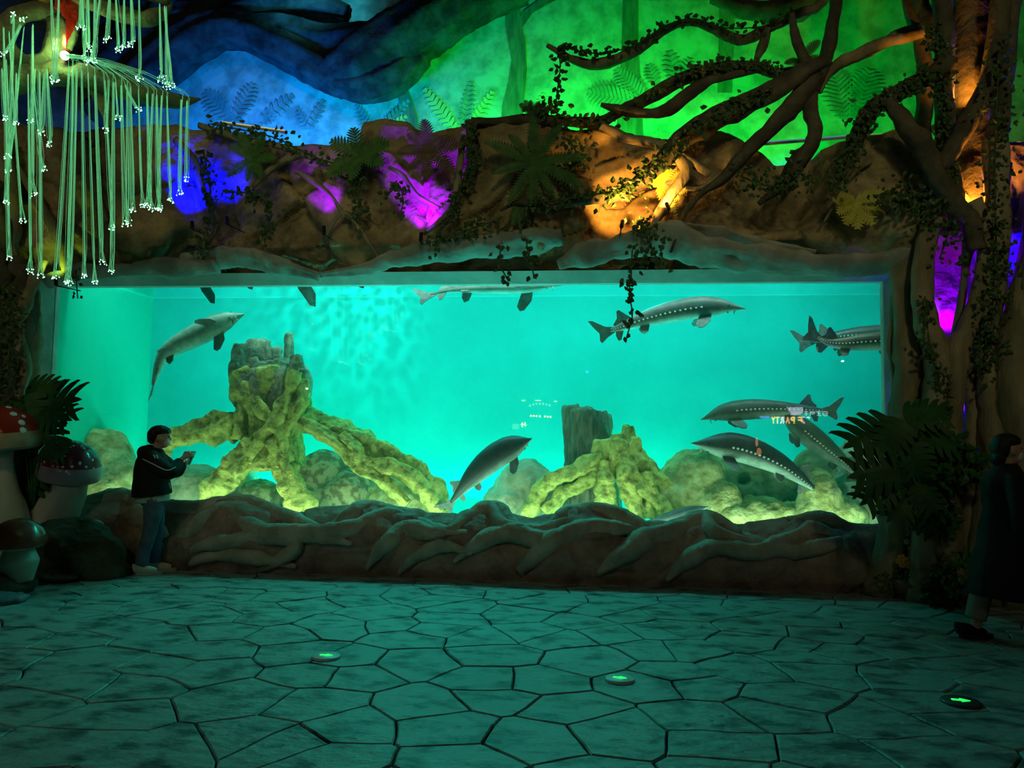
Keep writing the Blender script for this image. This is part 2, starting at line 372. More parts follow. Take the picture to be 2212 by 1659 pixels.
# ------------------------------------------------------------------ rock facade over the tank
TOP = [(-250, 255), (60, 262), (250, 268), (380, 262), (480, 285), (600, 296), (700, 292), (760, 285), (830, 268), (1020, 258), (1150, 262), (1240, 268), (1340, 272), (1440, 272), (1560, 275), (1640, 300), (1690, 328), (1760, 318), (1830, 303), (1950, 290), (2100, 290), (2400, 290)]
tpx = [P(a, c, -0.35) for a, c in TOP]
TX = [p.x for p in tpx]; TZ = [p.z for p in tpx]
def ztop(x): return float(np.interp(x, TX, TZ))
def cells(n, box, seed):
    r = np.random.RandomState(seed); return np.column_stack([r.uniform(box[0], box[1], n), r.uniform(box[2], box[3], n)])
def plates(parent, name, nx, nv, surf, seeds, mat, depth, crack, nzamp, seed, warp=0.12, lim=None, pick=None):
    """surf(u,v)->(pos,normal,(a,b)) ; one mesh per plate, recessed cracks between"""
    r = np.random.RandomState(seed); off = r.uniform(-1, 1, len(seeds))*depth; tl = r.uniform(-1, 1, (len(seeds), 2))*depth*1.2
    vid = {}; pos = []; own = []
    for i in range(nx+1):
        for j in range(nv+1):
            p, nrm, ab = surf(i/nx, j/nv); q = V((ab[0]*1.6, ab[1]*1.6, seed)); nv_ = noise.noise_vector(q)
            a = ab[0]+nv_.x*warp; c = ab[1]+nv_.y*warp
            d = np.hypot(seeds[:, 0]-a, seeds[:, 1]-c); k = np.argpartition(d, 1)[:2]
            if d[k[0]] > d[k[1]]: k = k[::-1]
            e = (d[k[1]]-d[k[0]]); h = off[k[0]]+tl[k[0], 0]*(a-seeds[k[0], 0])+tl[k[0], 1]*(c-seeds[k[0], 1])
            h2 = off[k[1]]+tl[k[1], 0]*(a-seeds[k[1], 0])+tl[k[1], 1]*(c-seeds[k[1], 1])
            s = min(1, e/0.10); s = s*s*(3-2*s); h = (h+h2)/2+(h-(h+h2)/2)*s
            h -= crack*max(0, 1-e/0.035)
            h += nzamp*noise.fractal(V((p.x*2.2, p.z*2.2, p.y*2.2+seed)), 0.9, 2.1, 5)
            if pick: h += pick(ab, p)
            pos.append(p+nrm*h); own.append(k[0])
    byc = {}
    for i in range(nx):
        for j in range(nv):
            a = i*(nv+1)+j; byc.setdefault(own[a], []).append((a, a+nv+1, a+nv+2, a+1))
    for c, fl in byc.items():
        ids = sorted({i for f in fl for i in f}); mp = {i: k for k, i in enumerate(ids)}
        raw(name, [pos[i] for i in ids], [tuple(mp[i] for i in f) for f in fl], mat, parent)
b = MB(); b.box((-12.7, 0.12, ZT+0.12), (9.7, 0.3, 4.72)); facade = b.build('wall_back', m_dark, smooth=False)
tag(facade, 'brown sculpted rock facade above the tank window', kind='structure')
def fac_surf(u, v):
    x = -12.7+u*22.4; zt = ztop(x)
    prof = [(0.0, 0.05, ZT+0.15), (0.10, -0.10, ZT+0.26), (0.2, -0.34, ZT+0.42), (0.9, -0.33, zt-0.06), (0.95, -0.22, zt), (1.0, 0.35, zt-0.12)]
    T = [q[0] for q in prof]; y = float(np.interp(v, T, [q[1] for q in prof])); z = float(np.interp(v, T, [q[2] for q in prof]))
    nrm = V((0, -1, -0.3 if v < 0.2 else (0.25 if v > 0.92 else 0))).normalized()
    return V((x, y+0.08*math.sin(x*1.3)+0.06*math.sin(x*2.9+1), z)), nrm, (x, z)
plates(facade, 'rock_slab', 700, 76, fac_surf, cells(92, (-12.7, 9.7, 3.4, 5.2), 5), m_rock, 0.13, 0.08, 0.09, 3)
# teal-lit rock ledges along the lower edge of the facade
def ledge(pts, Yl, seed, flat=0.75):
    b = MB(); b.tube(pxpath([(a_, c_, w_*1.35) for a_, c_, w_ in pts], Yl), 70, 16, 0.08, 3, 0.6, 0.45, 3.0, flat=0.34, seed=seed, up=(0, -0.5, -0.86))
    b.build('rock_ledge', m_ledge, facade)
ledge([(100, 612, 24), (180, 590, 34), (280, 582, 30), (380, 578, 38), (470, 576, 26)], -0.42, 1)
ledge([(400, 572, 36), (500, 556, 46), (600, 572, 40), (690, 596, 22)], -0.40, 2)
ledge([(690, 594, 18), (800, 582, 26), (850, 562, 36), (940, 545, 44), (1060, 532, 50), (1150, 524, 50), (1215, 512, 30)], -0.5, 3)
ledge([(1205, 572, 20), (1260, 552, 46), (1340, 538, 56), (1440, 520, 70), (1540, 545, 66), (1680, 565, 58), (1800, 572, 50), (1925, 566, 50), (2000, 540, 40)], -0.5, 4)
ledge([(1440, 490, 24), (1540, 505, 36), (1640, 530, 30), (1760, 548, 20)], -0.42, 5)

# ------------------------------------------------------------------ kerb wall below the glass
KT = [(-60, 1085), (120, 1080), (170, 1074), (240, 1070), (300, 1074), (380, 1086), (500, 1080), (550, 1090), (640, 1100), (720, 1090), (800, 1085), (880, 1105), (940, 1110), (1050, 1097), (1150, 1118), (1200, 1108), (1300, 1101), (1380, 1120), (1440, 1126), (1510, 1113), (1600, 1131), (1720, 1112), (1850, 1136), (1900, 1140), (1935, 1100), (2000, 1050)]
kp = [P(a, c, -0.18) for a, c in KT]; KX = [p.x for p in kp]; KZ = [p.z for p in kp]
def kz(x): return float(np.interp(x, KX, KZ))
def kerb_surf(u, v):
    x = -7.9+u*11.35; zt = kz(x)
    prof = [(0.0, -0.44, -0.02), (0.12, -0.50, 0.1), (0.4, -0.52, zt*0.42), (0.6, -0.45, zt*0.66), (0.78, -0.30, zt*0.88), (0.92, -0.13, zt), (1.0, -0.02, zt-0.08)]
    T = [q[0] for q in prof]; y = float(np.interp(v, T, [q[1] for q in prof])); z = float(np.interp(v, T, [q[2] for q in prof]))
    nrm = V((0, -1, 0.9 if v > 0.75 else 0.25)).normalized()
    return V((x, y, z)), nrm, (x, z*1.1)
b = MB(); b.box((-7.9, -0.2, -0.02), (3.4, -0.01, 0.5)); kerb = b.build('wall_kerb', m_dark, smooth=False)
tag(kerb, 'low rock and root kerb under the tank window', kind='structure')
plates(kerb, 'kerb_rock', 460, 36, kerb_surf, cells(40, (-7.9, 3.4, 0.0, 1.0), 9), m_kerb, 0.05, 0.03, 0.05, 8)
def kroot(pts, seed):
    q = []; pts = [(a, c, wd*(0.4 if i in (0, len(pts)-1) else 1.0)) for i, (a, c, wd) in enumerate(pts)]
    for a, c, wd in pts:
        p = P(a, c, -0.42); zt = kz(p.x)
        Y = float(np.interp(p.z, [0, 0.1, zt*0.42, zt*0.66, zt*0.88, zt], [-0.46, -0.52, -0.54, -0.47, -0.32, -0.15])); p = P(a, c, Y)
        q.append((p.x, p.y+wd*0.12*mpp(p), p.z, wd*0.78*mpp(p)))
    b = MB(); b.tube(q, 44, 10, 0.10, 3, 1.0, 0.35, 4.0, seed=seed, flat=0.7, up=(0, -1, 0.2)); b.build('root', m_kroot, kerb)
KR = [[(165, 1085, 22), (240, 1078, 26), (330, 1090, 22), (420, 1100, 24), (520, 1088, 26), (610, 1104, 20)],
      [(300, 1075, 16), (300, 1110, 26), (330, 1140, 28), (360, 1180, 22), (372, 1215, 14)],
      [(370, 1180, 16), (420, 1140, 26), (470, 1105, 28), (560, 1098, 20), (650, 1130, 20), (720, 1150, 16)],
      [(470, 1100, 18), (540, 1140, 26), (620, 1150, 24), (700, 1145, 26), (760, 1140, 24), (830, 1115, 24), (900, 1118, 18)],
      [(355, 1200, 16), (450, 1175, 20), (560, 1160, 22), (680, 1160, 20), (760, 1175, 14)],
      [(700, 1145, 20), (760, 1110, 24), (800, 1096, 26), (860, 1112, 24), (930, 1145, 22), (1010, 1150, 18)],
      [(790, 1230, 16), (830, 1180, 24), (880, 1145, 28), (960, 1150, 24), (1030, 1110, 26), (1075, 1100, 24), (1120, 1150, 22), (1180, 1180, 16)],
      [(1010, 1110, 20), (1050, 1100, 22), (1090, 1140, 30), (1150, 1150, 24), (1230, 1120, 20)],
      [(980, 1215, 14), (1030, 1175, 24), (1090, 1150, 28), (1160, 1165, 24), (1220, 1150, 20)],
      [(1120, 1235, 26), (1170, 1190, 34), (1220, 1155, 32), (1300, 1140, 26), (1390, 1150, 20)],
      [(1180, 1135, 18), (1230, 1110, 26), (1300, 1106, 28), (1370, 1135, 30), (1410, 1150, 24)],
      [(1290, 1240, 22), (1340, 1200, 26), (1400, 1160, 34), (1450, 1150, 26), (1530, 1120, 24), (1600, 1150, 20)],
      [(1410, 1150, 22), (1480, 1130, 22), (1520, 1118, 24), (1540, 1150, 22), (1600, 1170, 18), (1660, 1175, 14)],
      [(1440, 1255, 18), (1490, 1205, 26), (1560, 1180, 24), (1640, 1190, 26), (1720, 1160, 22), (1760, 1140, 20), (1820, 1160, 16)],
      [(1600, 1150, 16), (1660, 1180, 20), (1720, 1190, 22), (1800, 1175, 18), (1880, 1150, 18)],
      [(1700, 1120, 20), (1780, 1125, 24), (1850, 1145, 22), (1900, 1145, 20), (1930, 1110, 22)],
      [(380, 1225, 16), (470, 1200, 18), (560, 1205, 20), (640, 1225, 16)],
      [(620, 1150, 16), (640, 1180, 20), (600, 1210, 20), (560, 1232, 14)],
      [(860, 1240, 14), (900, 1200, 20), (960, 1180, 20), (1020, 1195, 16)]]
for i, k in enumerate(KR): kroot(k, i*1.3)
# ------------------------------------------------------------------ inside the tank: rocks and stumps
m_sroot = M('sunken_root', (0.24, 0.23, 0.045), 0.85, (0.70, 0.72, 0.19), 9.0, 1.0, 22.0, detail=8, ramp=(0.34, 0.56))
m_scrown = M('sunken_stump_grey', (0.20, 0.18, 0.13), 0.85, (0.48, 0.44, 0.30), 9.0, 1.0, 18.0, detail=8)
m_strunk = M('sunken_dark_trunk', (0.10, 0.11, 0.08), 0.9, (0.24, 0.23, 0.14), 5.0, 0.8, 12.0, stretch=(4, 4, 0.7), detail=6)
m_srock = M('tank_rock', (0.34, 0.33, 0.11), 0.9, (0.74, 0.75, 0.36), 6.0, 1.0, 18.0, detail=8)
m_srock2 = M('tank_rock_speckled', (0.26, 0.20, 0.10), 0.9, (0.56, 0.54, 0.30), 9.0, 0.6, 20.0, detail=8, ramp=(0.45, 0.55))
m_srock3 = M('tank_rock_pale', (0.40, 0.38, 0.24), 0.9, (0.64, 0.63, 0.45), 5.0, 0.9, 16.0, detail=8)
def bark_disp(a, f, sx=1.0):
    return lambda p: a*noise.fractal(V((p.x*f*sx, p.y*f*sx, p.z*f*0.5)), 0.9, 2.0, 4)
def stump(label, loc, mk, roots, crowns, mats, voxel=0.022):
    t = thing('tree_stump', label, 'tree stump', loc)
    b = MB(); mk(b); vs, fs = fuse(b, voxel, 2, bark_disp(0.05, 4.0, 1.6)); raw('trunk', vs, fs, mats[0], t)
    for c in crowns:
        b = MB(); c(b); vs, fs = fuse(b, voxel, 2, bark_disp(0.04, 5.0, 1.6)); raw('broken_top', vs, fs, mats[1], t)
    for i, r in enumerate(roots):
        b = MB(); b.tube(pxpath(r), 70, 22, 0.16, 4, 1.6, 0.5, 5.0, seed=i*2.1); b.build('root', mats[2], t)
    return t
Y1 = 1.0
def trunk1(b):
    b.tube(pxpath([(580, 800, 150, 1.1), (583, 850, 160, 1.1), (588, 900, 125, 1.05), (590, 950, 120, 1.0), (590, 1010, 150, 1.0)]), 20, 20, 0.08, 5, 0.8)
    b.tube(pxpath([(640, 840, 40, 0.9), (648, 880, 50, 0.9), (630, 930, 40, 0.9)]), 8, 10)
def crown1(b):
    b.tube(pxpath([(578, 788, 128, 1.15), (582, 815, 158, 1.15), (588, 850, 160, 1.1), (586, 880, 120, 1.1)]), 10, 18, 0.08, 6)
    for x, y, wd, Y in ((516, 742, 36, 1.1), (545, 732, 32, 1.25), (572, 735, 36, 1.3), (596, 752, 30, 1.3), (624, 720, 22, 1.1), (642, 768, 34, 0.9), (546, 772, 26, 0.75), (508, 775, 28, 0.95), (604, 800, 36, 0.72), (648, 800, 36, 0.85)):
        b.tube(pxpath([(x, y, wd*0.7, Y), (x, y+30, wd, Y), (x+(580-x)*0.2, y+90, wd*1.2, Y+0.05)]), 6, 8)
R1 = [[(540, 900, 60, 0.9), (490, 920, 62, 0.85), (430, 930, 52, 0.8), (370, 948, 42, 0.75), (350, 985, 30, 0.7), (340, 1050, 24, 0.65)],
      [(580, 930, 60, 0.85), (545, 980, 62, 0.75), (500, 1020, 58, 0.7), (470, 1060, 56, 0.65), (445, 1120, 60, 0.6)],
      [(585, 930, 60, 0.85), (600, 980, 58, 0.7), (622, 1030, 54, 0.65), (645, 1080, 58, 0.6), (660, 1140, 60, 0.6)],
      [(630, 890, 50, 0.95), (690, 915, 46, 0.9), (760, 945, 52, 0.85), (830, 985, 54, 0.8), (900, 1030, 50, 0.8), (945, 1070, 40, 0.8), (960, 1130, 30, 0.8)],
      [(650, 910, 26, 0.75), (720, 950, 30, 0.7), (770, 990, 34, 0.65), (850, 1010, 36, 0.65), (910, 1050, 34, 0.65), (950, 1110, 30, 0.65)],
      [(740, 940, 24, 0.7), (770, 975, 26, 0.62), (775, 1010, 24, 0.6), (830, 1040, 26, 0.6), (880, 1090, 22, 0.6)],
      [(520, 800, 34, 0.72), (545, 850, 30, 0.7), (580, 900, 34, 0.66), (610, 950, 30, 0.64), (600, 1010, 26, 0.62)],
      [(640, 800, 30, 0.72), (620, 850, 28, 0.7), (600, 900, 32, 0.66), (560, 950, 32, 0.62), (540, 1000, 28, 0.6)],
      [(530, 870, 26, 0.8), (520, 910, 30, 0.74), (515, 950, 26, 0.72)],
      [(655, 820, 26, 0.8), (650, 870, 28, 0.75), (620, 920, 30, 0.7), (600, 960, 30, 0.66), (625, 1000, 26, 0.64)]]
stump('tall green sunken stump with broken crown and spreading roots', P(590, 1100, Y1)-V((0, 0, 0.1)), trunk1, R1, [crown1], (m_sroot, m_scrown, m_sroot))
def trunk2(b):
    b.tube(pxpath([(1262, 892, 92, 1.25), (1268, 950, 100, 1.2), (1275, 1010, 110, 1.15), (1280, 1100, 130, 1.1)]), 16, 22, 0.05, 9, 0.2)
    b.tube(pxpath([(1232, 878, 34, 1.2), (1238, 920, 40, 1.2), (1245, 980, 40, 1.2)]), 6, 10); b.tube(pxpath([(1262, 880, 40, 1.3), (1266, 920, 44, 1.3), (1270, 980, 40, 1.2)]), 6, 10); b.tube(pxpath([(1300, 900, 40, 1.3), (1302, 940, 44, 1.3), (1300, 1000, 40, 1.2)]), 6, 10)
def crown2(b):
    b.tube(pxpath([(1325, 950, 88, 0.95), (1322, 985, 92, 0.95), (1315, 1030, 80, 0.95)]), 10, 16, 0.08, 6)
    for x, y, wd, Y in ((1290, 952, 26, 0.85), (1330, 938, 34, 0.95), (1358, 918, 30, 0.95), (1372, 945, 22, 0.85)):
        b.tube(pxpath([(x, y, wd*0.8, Y), (x, y+30, wd, Y), (x, y+70, wd*1.2, Y)]), 6, 8)
R2 = [[(1300, 990, 40, 0.85), (1250, 1015, 36, 0.8), (1200, 1035, 34, 0.78), (1165, 1065, 36, 0.75), (1140, 1120, 34, 0.7)],
      [(1290, 1000, 34, 0.85), (1270, 1040, 32, 0.8), (1215, 1070, 30, 0.75), (1180, 1110, 30, 0.72)],
      [(1310, 1000, 40, 0.8), (1305, 1050, 40, 0.72), (1310, 1120, 44, 0.7)],
      [(1350, 980, 40, 0.85), (1365, 1020, 40, 0.8), (1390, 1055, 42, 0.75), (1420, 1090, 46, 0.72), (1440, 1140, 46, 0.7)],
      [(1370, 965, 30, 0.9), (1395, 1010, 34, 0.85), (1430, 1045, 36, 0.85), (1470, 1090, 36, 0.8), (1490, 1140, 34, 0.8)],
      [(1345, 990, 30, 0.75), (1350, 1040, 34, 0.68), (1370, 1090, 36, 0.66), (1380, 1140, 36, 0.66)],
      [(1400, 1020, 24, 0.75), (1405, 1060, 28, 0.7), (1400, 1120, 28, 0.68)]]
stump('dark ribbed sunken stump with yellow-green roots in the tank centre', P(1300, 1120, Y1)-V((0, 0, 0.1)), trunk2, R2, [crown2], (m_strunk, m_sroot, m_sroot))
def pits(amp, f, s=0.0, deep=0.0, fd=2.2):
    def d(p):
        h = amp*noise.fractal(p*f+V((s, s, s)), 0.9, 2.1, 5)
        if deep:
            ds, _ = noise.voronoi(p*fd+V((s, 0, 0))); h -= deep*max(0.0, 1-ds[0]/0.26)**0.7
        return h
    return d
def rock(label, blobs, mat, seed, deep=0.0, voxel=0.025, parent=None, name='rock', fd=2.2, cat='rock'):
    b = MB()
    for px, py, rx, ry, Y, dep in blobs:
        p = P(px, py, Y); k = mpp(p); b.ell(p, (rx*k, dep, ry*k), 16, 10, 0.10, 1.4, seed=seed)
    vs, fs = fuse(b, voxel, 3, pits(0.08, 1.8, seed, deep, fd))
    o = raw(name, vs, fs, mat); tag(o, label, cat); return o
rock('pale cone-shaped rock at the left end of the tank', [(228, 1010, 62, 78, 1.0, 0.4), (240, 1060, 80, 70, 0.9, 0.45), (215, 960, 34, 36, 1.0, 0.3), (190, 1060, 50, 60, 0.9, 0.35)], m_srock, 1.0)
rock('low pale boulder behind the person with the phone', [(440, 1075, 90, 70, 1.5, 0.5), (505, 1050, 50, 55, 1.6, 0.4), (390, 1100, 70, 50, 1.4, 0.4)], m_srock3, 2.0)
rock('speckled flat rock under the right arm of the tall stump', [(705, 1045, 66, 72, 1.5, 0.35), (755, 1075, 70, 60, 1.4, 0.4), (670, 1080, 60, 50, 1.4, 0.35)], m_srock2, 3.0)
rock('brown rock between the legs of the tall stump', [(560, 1085, 62, 56, 1.4, 0.35)], m_srock2, 3.6)
rock('sloping green rock right of the tall stump roots', [(860, 1080, 80, 56, 1.3, 0.4), (915, 1095, 46, 46, 1.2, 0.35)], m_srock, 4.0)
rock('pocked pale rock left of the dark stump', [(1130, 1060, 68, 68, 1.35, 0.45), (1100, 1090, 58, 50, 1.2, 0.4), (1170, 1080, 60, 60, 1.3, 0.4)], m_srock3, 5.0, 0.16, fd=2.8)
rock('yellow-green mossy boulder right of the dark stump', [(1500, 1050, 70, 82, 1.2, 0.45), (1460, 1090, 60, 60, 1.05, 0.4), (1545, 1095, 70, 60, 1.0, 0.4)], m_srock, 6.0)
rock('dark green boulder behind the two diving sturgeons', [(1610, 1060, 90, 80, 1.65, 0.4), (1690, 1070, 90, 70, 1.65, 0.4), (1760, 1060, 70, 80, 1.6, 0.4)], M('tank_rock_green', (0.16, 0.20, 0.09), 0.9, (0.32, 0.36, 0.16), 5.0, 0.6, 14.0, detail=8), 7.0, 0.14, fd=2.6)
rock('low notched rock in front of the green boulder', [(1640, 1110, 70, 40, 0.85, 0.35), (1590, 1120, 60, 40, 0.8, 0.3), (1700, 1120, 50, 36, 0.85, 0.3)], m_srock, 8.0, 0.14, fd=3.4)
rock('cone-shaped yellow rock near the right end of the tank', [(1765, 1075, 52, 62, 0.9, 0.35), (1790, 1110, 80, 50, 0.9, 0.35), (1750, 1110, 56, 50, 0.85, 0.3)], m_srock, 9.0)
rock('pitted rock against the right end of the tank', [(1870, 1030, 66, 88, 1.4, 0.45), (1850, 1095, 80, 70, 1.2, 0.4), (1900, 990, 50, 60, 1.5, 0.4)], m_srock3, 10.0, 0.14, fd=2.4)

# ------------------------------------------------------------------ sturgeons
m_fish = M('sturgeon_skin', (0.2, 0.2, 0.2), 0.45, None, 9.0, vcol=True, spec=0.45)
m_fin = M('sturgeon_fin', (0.11, 0.14, 0.14), 0.5, (0.20, 0.24, 0.23), 12.0)
m_finp = M('sturgeon_pale_fin', (0.42, 0.50, 0.46), 0.5, (0.55, 0.62, 0.58), 12.0)
m_scute = M('sturgeon_scute', (0.85, 0.88, 0.82), 0.5)
m_eye = M('fish_eye', (0.02, 0.02, 0.02), 0.15)
RP = ([0, .03, .07, .13, .20, .28, .38, .50, .62, .74, .84, .92, 1.0], [.07, .16, .30, .54, .80, .97, 1.0, .94, .78, .56, .38, .25, .16])
def fish(label, pts, thick, Y, dorsal=1, back=(0.10, 0.125, 0.13), belly=(0.72, 0.80, 0.74), tilt=0.0, finm=None, dY=0.0, scutes=True, tail=1.0, pect=1.0, bellyfrac=-0.45):
    """pts: photo pixels head->tail; tilt>0 shows the back to the viewer, <0 shows the belly"""
    n = len(pts); pp = []
    for i, (a, c) in enumerate(pts):
        q = P(a, c, Y+dY*i/(n-1)); pp.append((q.x, q.y, q.z))
    S = cat_rom(pp, 36); ps = [V(a) for a in S]
    k = mpp(ps[10]); H = thick*0.5*k; L = sum((ps[i+1]-ps[i]).length for i in range(36))
    t = thing('sturgeon', label, 'fish', ps[18]-V((0, 0, H)), 'sturgeons in the tank'); sides = 16
    vs = []; fs = []; cs = []; fr = []
    for i in range(37):
        tg = (ps[min(i+1, 36)]-ps[max(i-1, 0)]).normalized()
        sd = tg.cross(V((0, 1, 0))).normalized(); upv = sd if sd.z*dorsal > 0 else -sd
        if abs(sd.z) < 0.25: upv = sd if (fr and sd.dot(fr[-1][3]) > 0) else (sd if not fr and sd.z*dorsal > 0 else -sd)
        if fr and upv.dot(fr[-1][3]) < 0: upv = -upv
        base = upv.copy()
        toward = tg.cross(upv).normalized();
        if toward.y > 0: toward = -toward
        u = (upv*math.cos(tilt)+toward*math.sin(tilt)).normalized(); s_ = tg.cross(u).normalized()
        fr.append((tg, u, s_, base)); r = H*float(np.interp(i/36, *RP))
        for j in range(sides):
            th = 2*PI*j/sides; ct, st = math.cos(th), math.sin(th)
            hh = r*ct*(1.0 if ct > 0 else 0.86); ww = r*0.86*st
            vs.append(ps[i]+u*hh+s_*ww)
            f = min(1, max(0, (ct-bellyfrac)/0.16)); f = f*f*(3-2*f)
            dk = 1.0-0.25*max(0, ct)
            cs.append(tuple(belly[q]*.8+(back[q]*.65*dk-belly[q]*.8)*f for q in range(3)))
    for i in range(36):
        for j in range(sides):
            a = i*sides+j; c = i*sides+(j+1) % sides; fs.append((a, c, c+sides, a+sides))
    vs.append(ps[0]-fr[0][0]*H*0.12); vs.append(ps[36]); cs += [back, back]
    for j in range(sides):
        fs.append((len(vs)-2, (j+1) % sides, j)); fs.append((len(vs)-1, 36*sides+j, 36*sides+(j+1) % sides))
    bm_ = raw('body', vs, fs, m_fish, t, cols=cs)
    fm = finm or m_fin
    def at(tt):
        i = min(35, int(tt*36)); f = tt*36-i; p = ps[i].lerp(ps[i+1], f); return p, fr[i][0], fr[i][1], fr[i][2], H*float(np.interp(tt, *RP))
    def fin(nm, prof, org, ax, ay, nrm, m=None):
        b = MB(); b.poly([org+ax*(x*L*1.2)+ay*(y*L*1.25) for x, y in prof], 0.010, nrm); return b.build(nm, m or fm, t, smooth=False)
    p, tg, u, s_, r = at(0.80); fin('dorsal_fin', [(-0.06, -0.01), (-0.02, 0.035), (0.015, 0.075), (0.03, 0.07), (0.04, 0.03), (0.075, 0.0), (0.06, -0.02)], p+u*r*0.9, tg, u, s_)
    p, tg, u, s_, r = at(0.86); fin('anal_fin', [(-0.025, -0.01), (0.015, 0.055), (0.035, 0.055), (0.04, 0.02), (0.03, -0.01)], p-u*r*0.7, tg, -u, s_)
    for sg in (-1, 1):
        p, tg, u, s_, r = at(0.66); ax = (-u*0.8+s_*sg*0.6).normalized()
        fin('pelvic_fin', [(-0.03, -0.01), (0.0, 0.05), (0.03, 0.06), (0.045, 0.03), (0.035, -0.01)], p-u*r*0.6+s_*sg*r*0.35, tg, ax, tg.cross(ax))
        p, tg, u, s_, r = at(0.27); ax = (-u*0.62+s_*sg*0.78).normalized()
        fin('pectoral_fin', [(-0.035, -0.02), (-0.02, 0.05), (0.03, 0.105*pect), (0.06, 0.11*pect), (0.075, 0.08), (0.05, 0.02), (0.03, -0.02)], p-u*r*0.62+s_*sg*r*0.5, tg, ax, tg.cross(ax))
    p, tg, u, s_, r = at(0.985)
    fin('tail_fin', [(-0.03, 0.012), (0.03, 0.03*tail), (0.10, 0.085*tail), (0.125, 0.09*tail), (0.10, 0.04), (0.075, 0.0), (0.085, -0.045*tail), (0.075, -0.06*tail), (0.03, -0.035*tail), (-0.03, -0.014)], p, tg, u, s_)
    for sg in (-1, 1):
        p, tg, u, s_, r = at(0.125); b = MB(); b.ell(p+s_*sg*r*0.80+u*r*0.28, (r*.11, r*.11, r*.11), 8, 6); b.build('eye', m_eye, t)
        b = MB()
        if scutes:
            for q in range(22):
                p, tg, u, s_, r = at(0.30+q*0.031); b.ell(p+s_*sg*r*0.865+u*r*0.08, (r*.06+.006, .012, r*.05+.005), 6, 4)
            tag(b.build('scute_row', m_scute, t), kind='stuff')
    b = MB(); p, tg, u, s_, r = at(0.07)
    for sg in (-.5, -.2, .2, .5):
        q = p-u*r*0.85+s_*sg*r; b.tube([(*q, 0.006), (*(q-u*L*0.015+tg*0.01), 0.005), (*(q-u*L*0.032), 0.002)], 4, 4)
    tag(b.build('barbels', m_finp, t), kind='stuff')
    p, tg, u, s_, r = at(0.125); b = MB()
    c0 = p-u*r*0.80
    b.tube([(*(c0+s_*r*0.6+tg*r*0.15), r*.07), (*(c0-tg*r*0.12-u*r*0.1), r*.09), (*(c0-s_*r*0.6+tg*r*0.15), r*.07)], 8, 5); b.build('mouth', m_fin, t)
    return t
GREYB = (0.26, 0.29, 0.29)
fish('pale-bellied sturgeon turning upward over the tall stump', [(527, 679), (500, 688), (465, 704), (425, 724), (385, 744), (356, 765), (340, 798), (331, 832)], 58, 0.7, tilt=-0.95, belly=(0.34, 0.62, 0.50), back=(0.14, 0.2, 0.18), finm=m_fin, scutes=False, pect=0.9, bellyfrac=0.15)
fish('sturgeon hidden by the window top, pale belly and dark fin at left', [(372, 604), (420, 601), (470, 599), (520, 599), (570, 598), (610, 598)], 34, 0.7, tilt=-0.5, pect=1.3, belly=(0.6, 0.75, 0.68))
fish('sturgeon hidden by the window top with two dark fins hanging', [(560, 588), (640, 588), (720, 588), (800, 587), (880, 585)], 44, 0.55, tilt=-0.3, pect=1.4)
fish('pale sturgeon gliding along the top edge of the window', [(1214, 616), (1170, 618), (1120, 621), (1065, 622), (1010, 624), (965, 628), (930, 637)], 32, 0.75, tilt=-0.55, belly=(0.55, 0.72, 0.66), back=(0.16, 0.2, 0.19), scutes=False)
fish('long grey sturgeon swimming right under the hanging ivy', [(1608, 667), (1560, 663), (1500, 667), (1440, 678), (1390, 691), (1345, 706), (1318, 714)], 52, 0.7, back=GREYB, belly=(0.6, 0.8, 0.72), tilt=0.18)
fish('brown sturgeon leaving at the right edge of the window', [(2060, 750), (2000, 742), (1930, 738), (1870, 740), (1825, 743), (1790, 741), (1766, 729)], 44, 0.55, back=(0.24, 0.22, 0.15), tilt=0.1)
fish('dark sturgeon half behind the brown one at the right edge', [(2040, 722), (1960, 722), (1890, 724), (1830, 728), (1785, 733), (1750, 738)], 44, 1.0, back=(0.09, 0.13, 0.14))
fish('grey sturgeon swimming left above the boulders with barbels showing', [(1516, 906), (1560, 893), (1620, 886), (1680, 885), (1740, 886), (1785, 887)], 48, 0.8, back=(0.22, 0.25, 0.24), belly=(0.7, 0.78, 0.72), tilt=0.05)
fish('large dark sturgeon with white underside above the green boulder', [(1496, 958), (1540, 962), (1590, 968), (1640, 984), (1690, 1008), (1730, 1035), (1760, 1058)], 66, 0.65, back=(0.10, 0.115, 0.125), belly=(0.62, 0.85, 0.80), tilt=0.12)
fish('olive sturgeon slanting down to the monstera leaves', [(1688, 892), (1715, 915), (1755, 948), (1795, 980), (1830, 1006), (1866, 1034)], 54, 1.05, back=(0.20, 0.19, 0.13), belly=(0.62, 0.75, 0.70), tilt=0.15)
fish('dark slate sturgeon diving toward the kerb in the middle', [(1147, 948), (1115, 962), (1070, 988), (1030, 1022), (1000, 1055), (975, 1085)], 62, 0.6, back=(0.08, 0.10, 0.115), tilt=0.55, belly=(0.5, 0.65, 0.6), scutes=False)
fish('slate sturgeon low behind the kerb with only its back showing', [(1530, 1094), (1490, 1108), (1440, 1124), (1390, 1138), (1340, 1150)], 34, 0.4, back=(0.16, 0.24, 0.28), tilt=0.4)
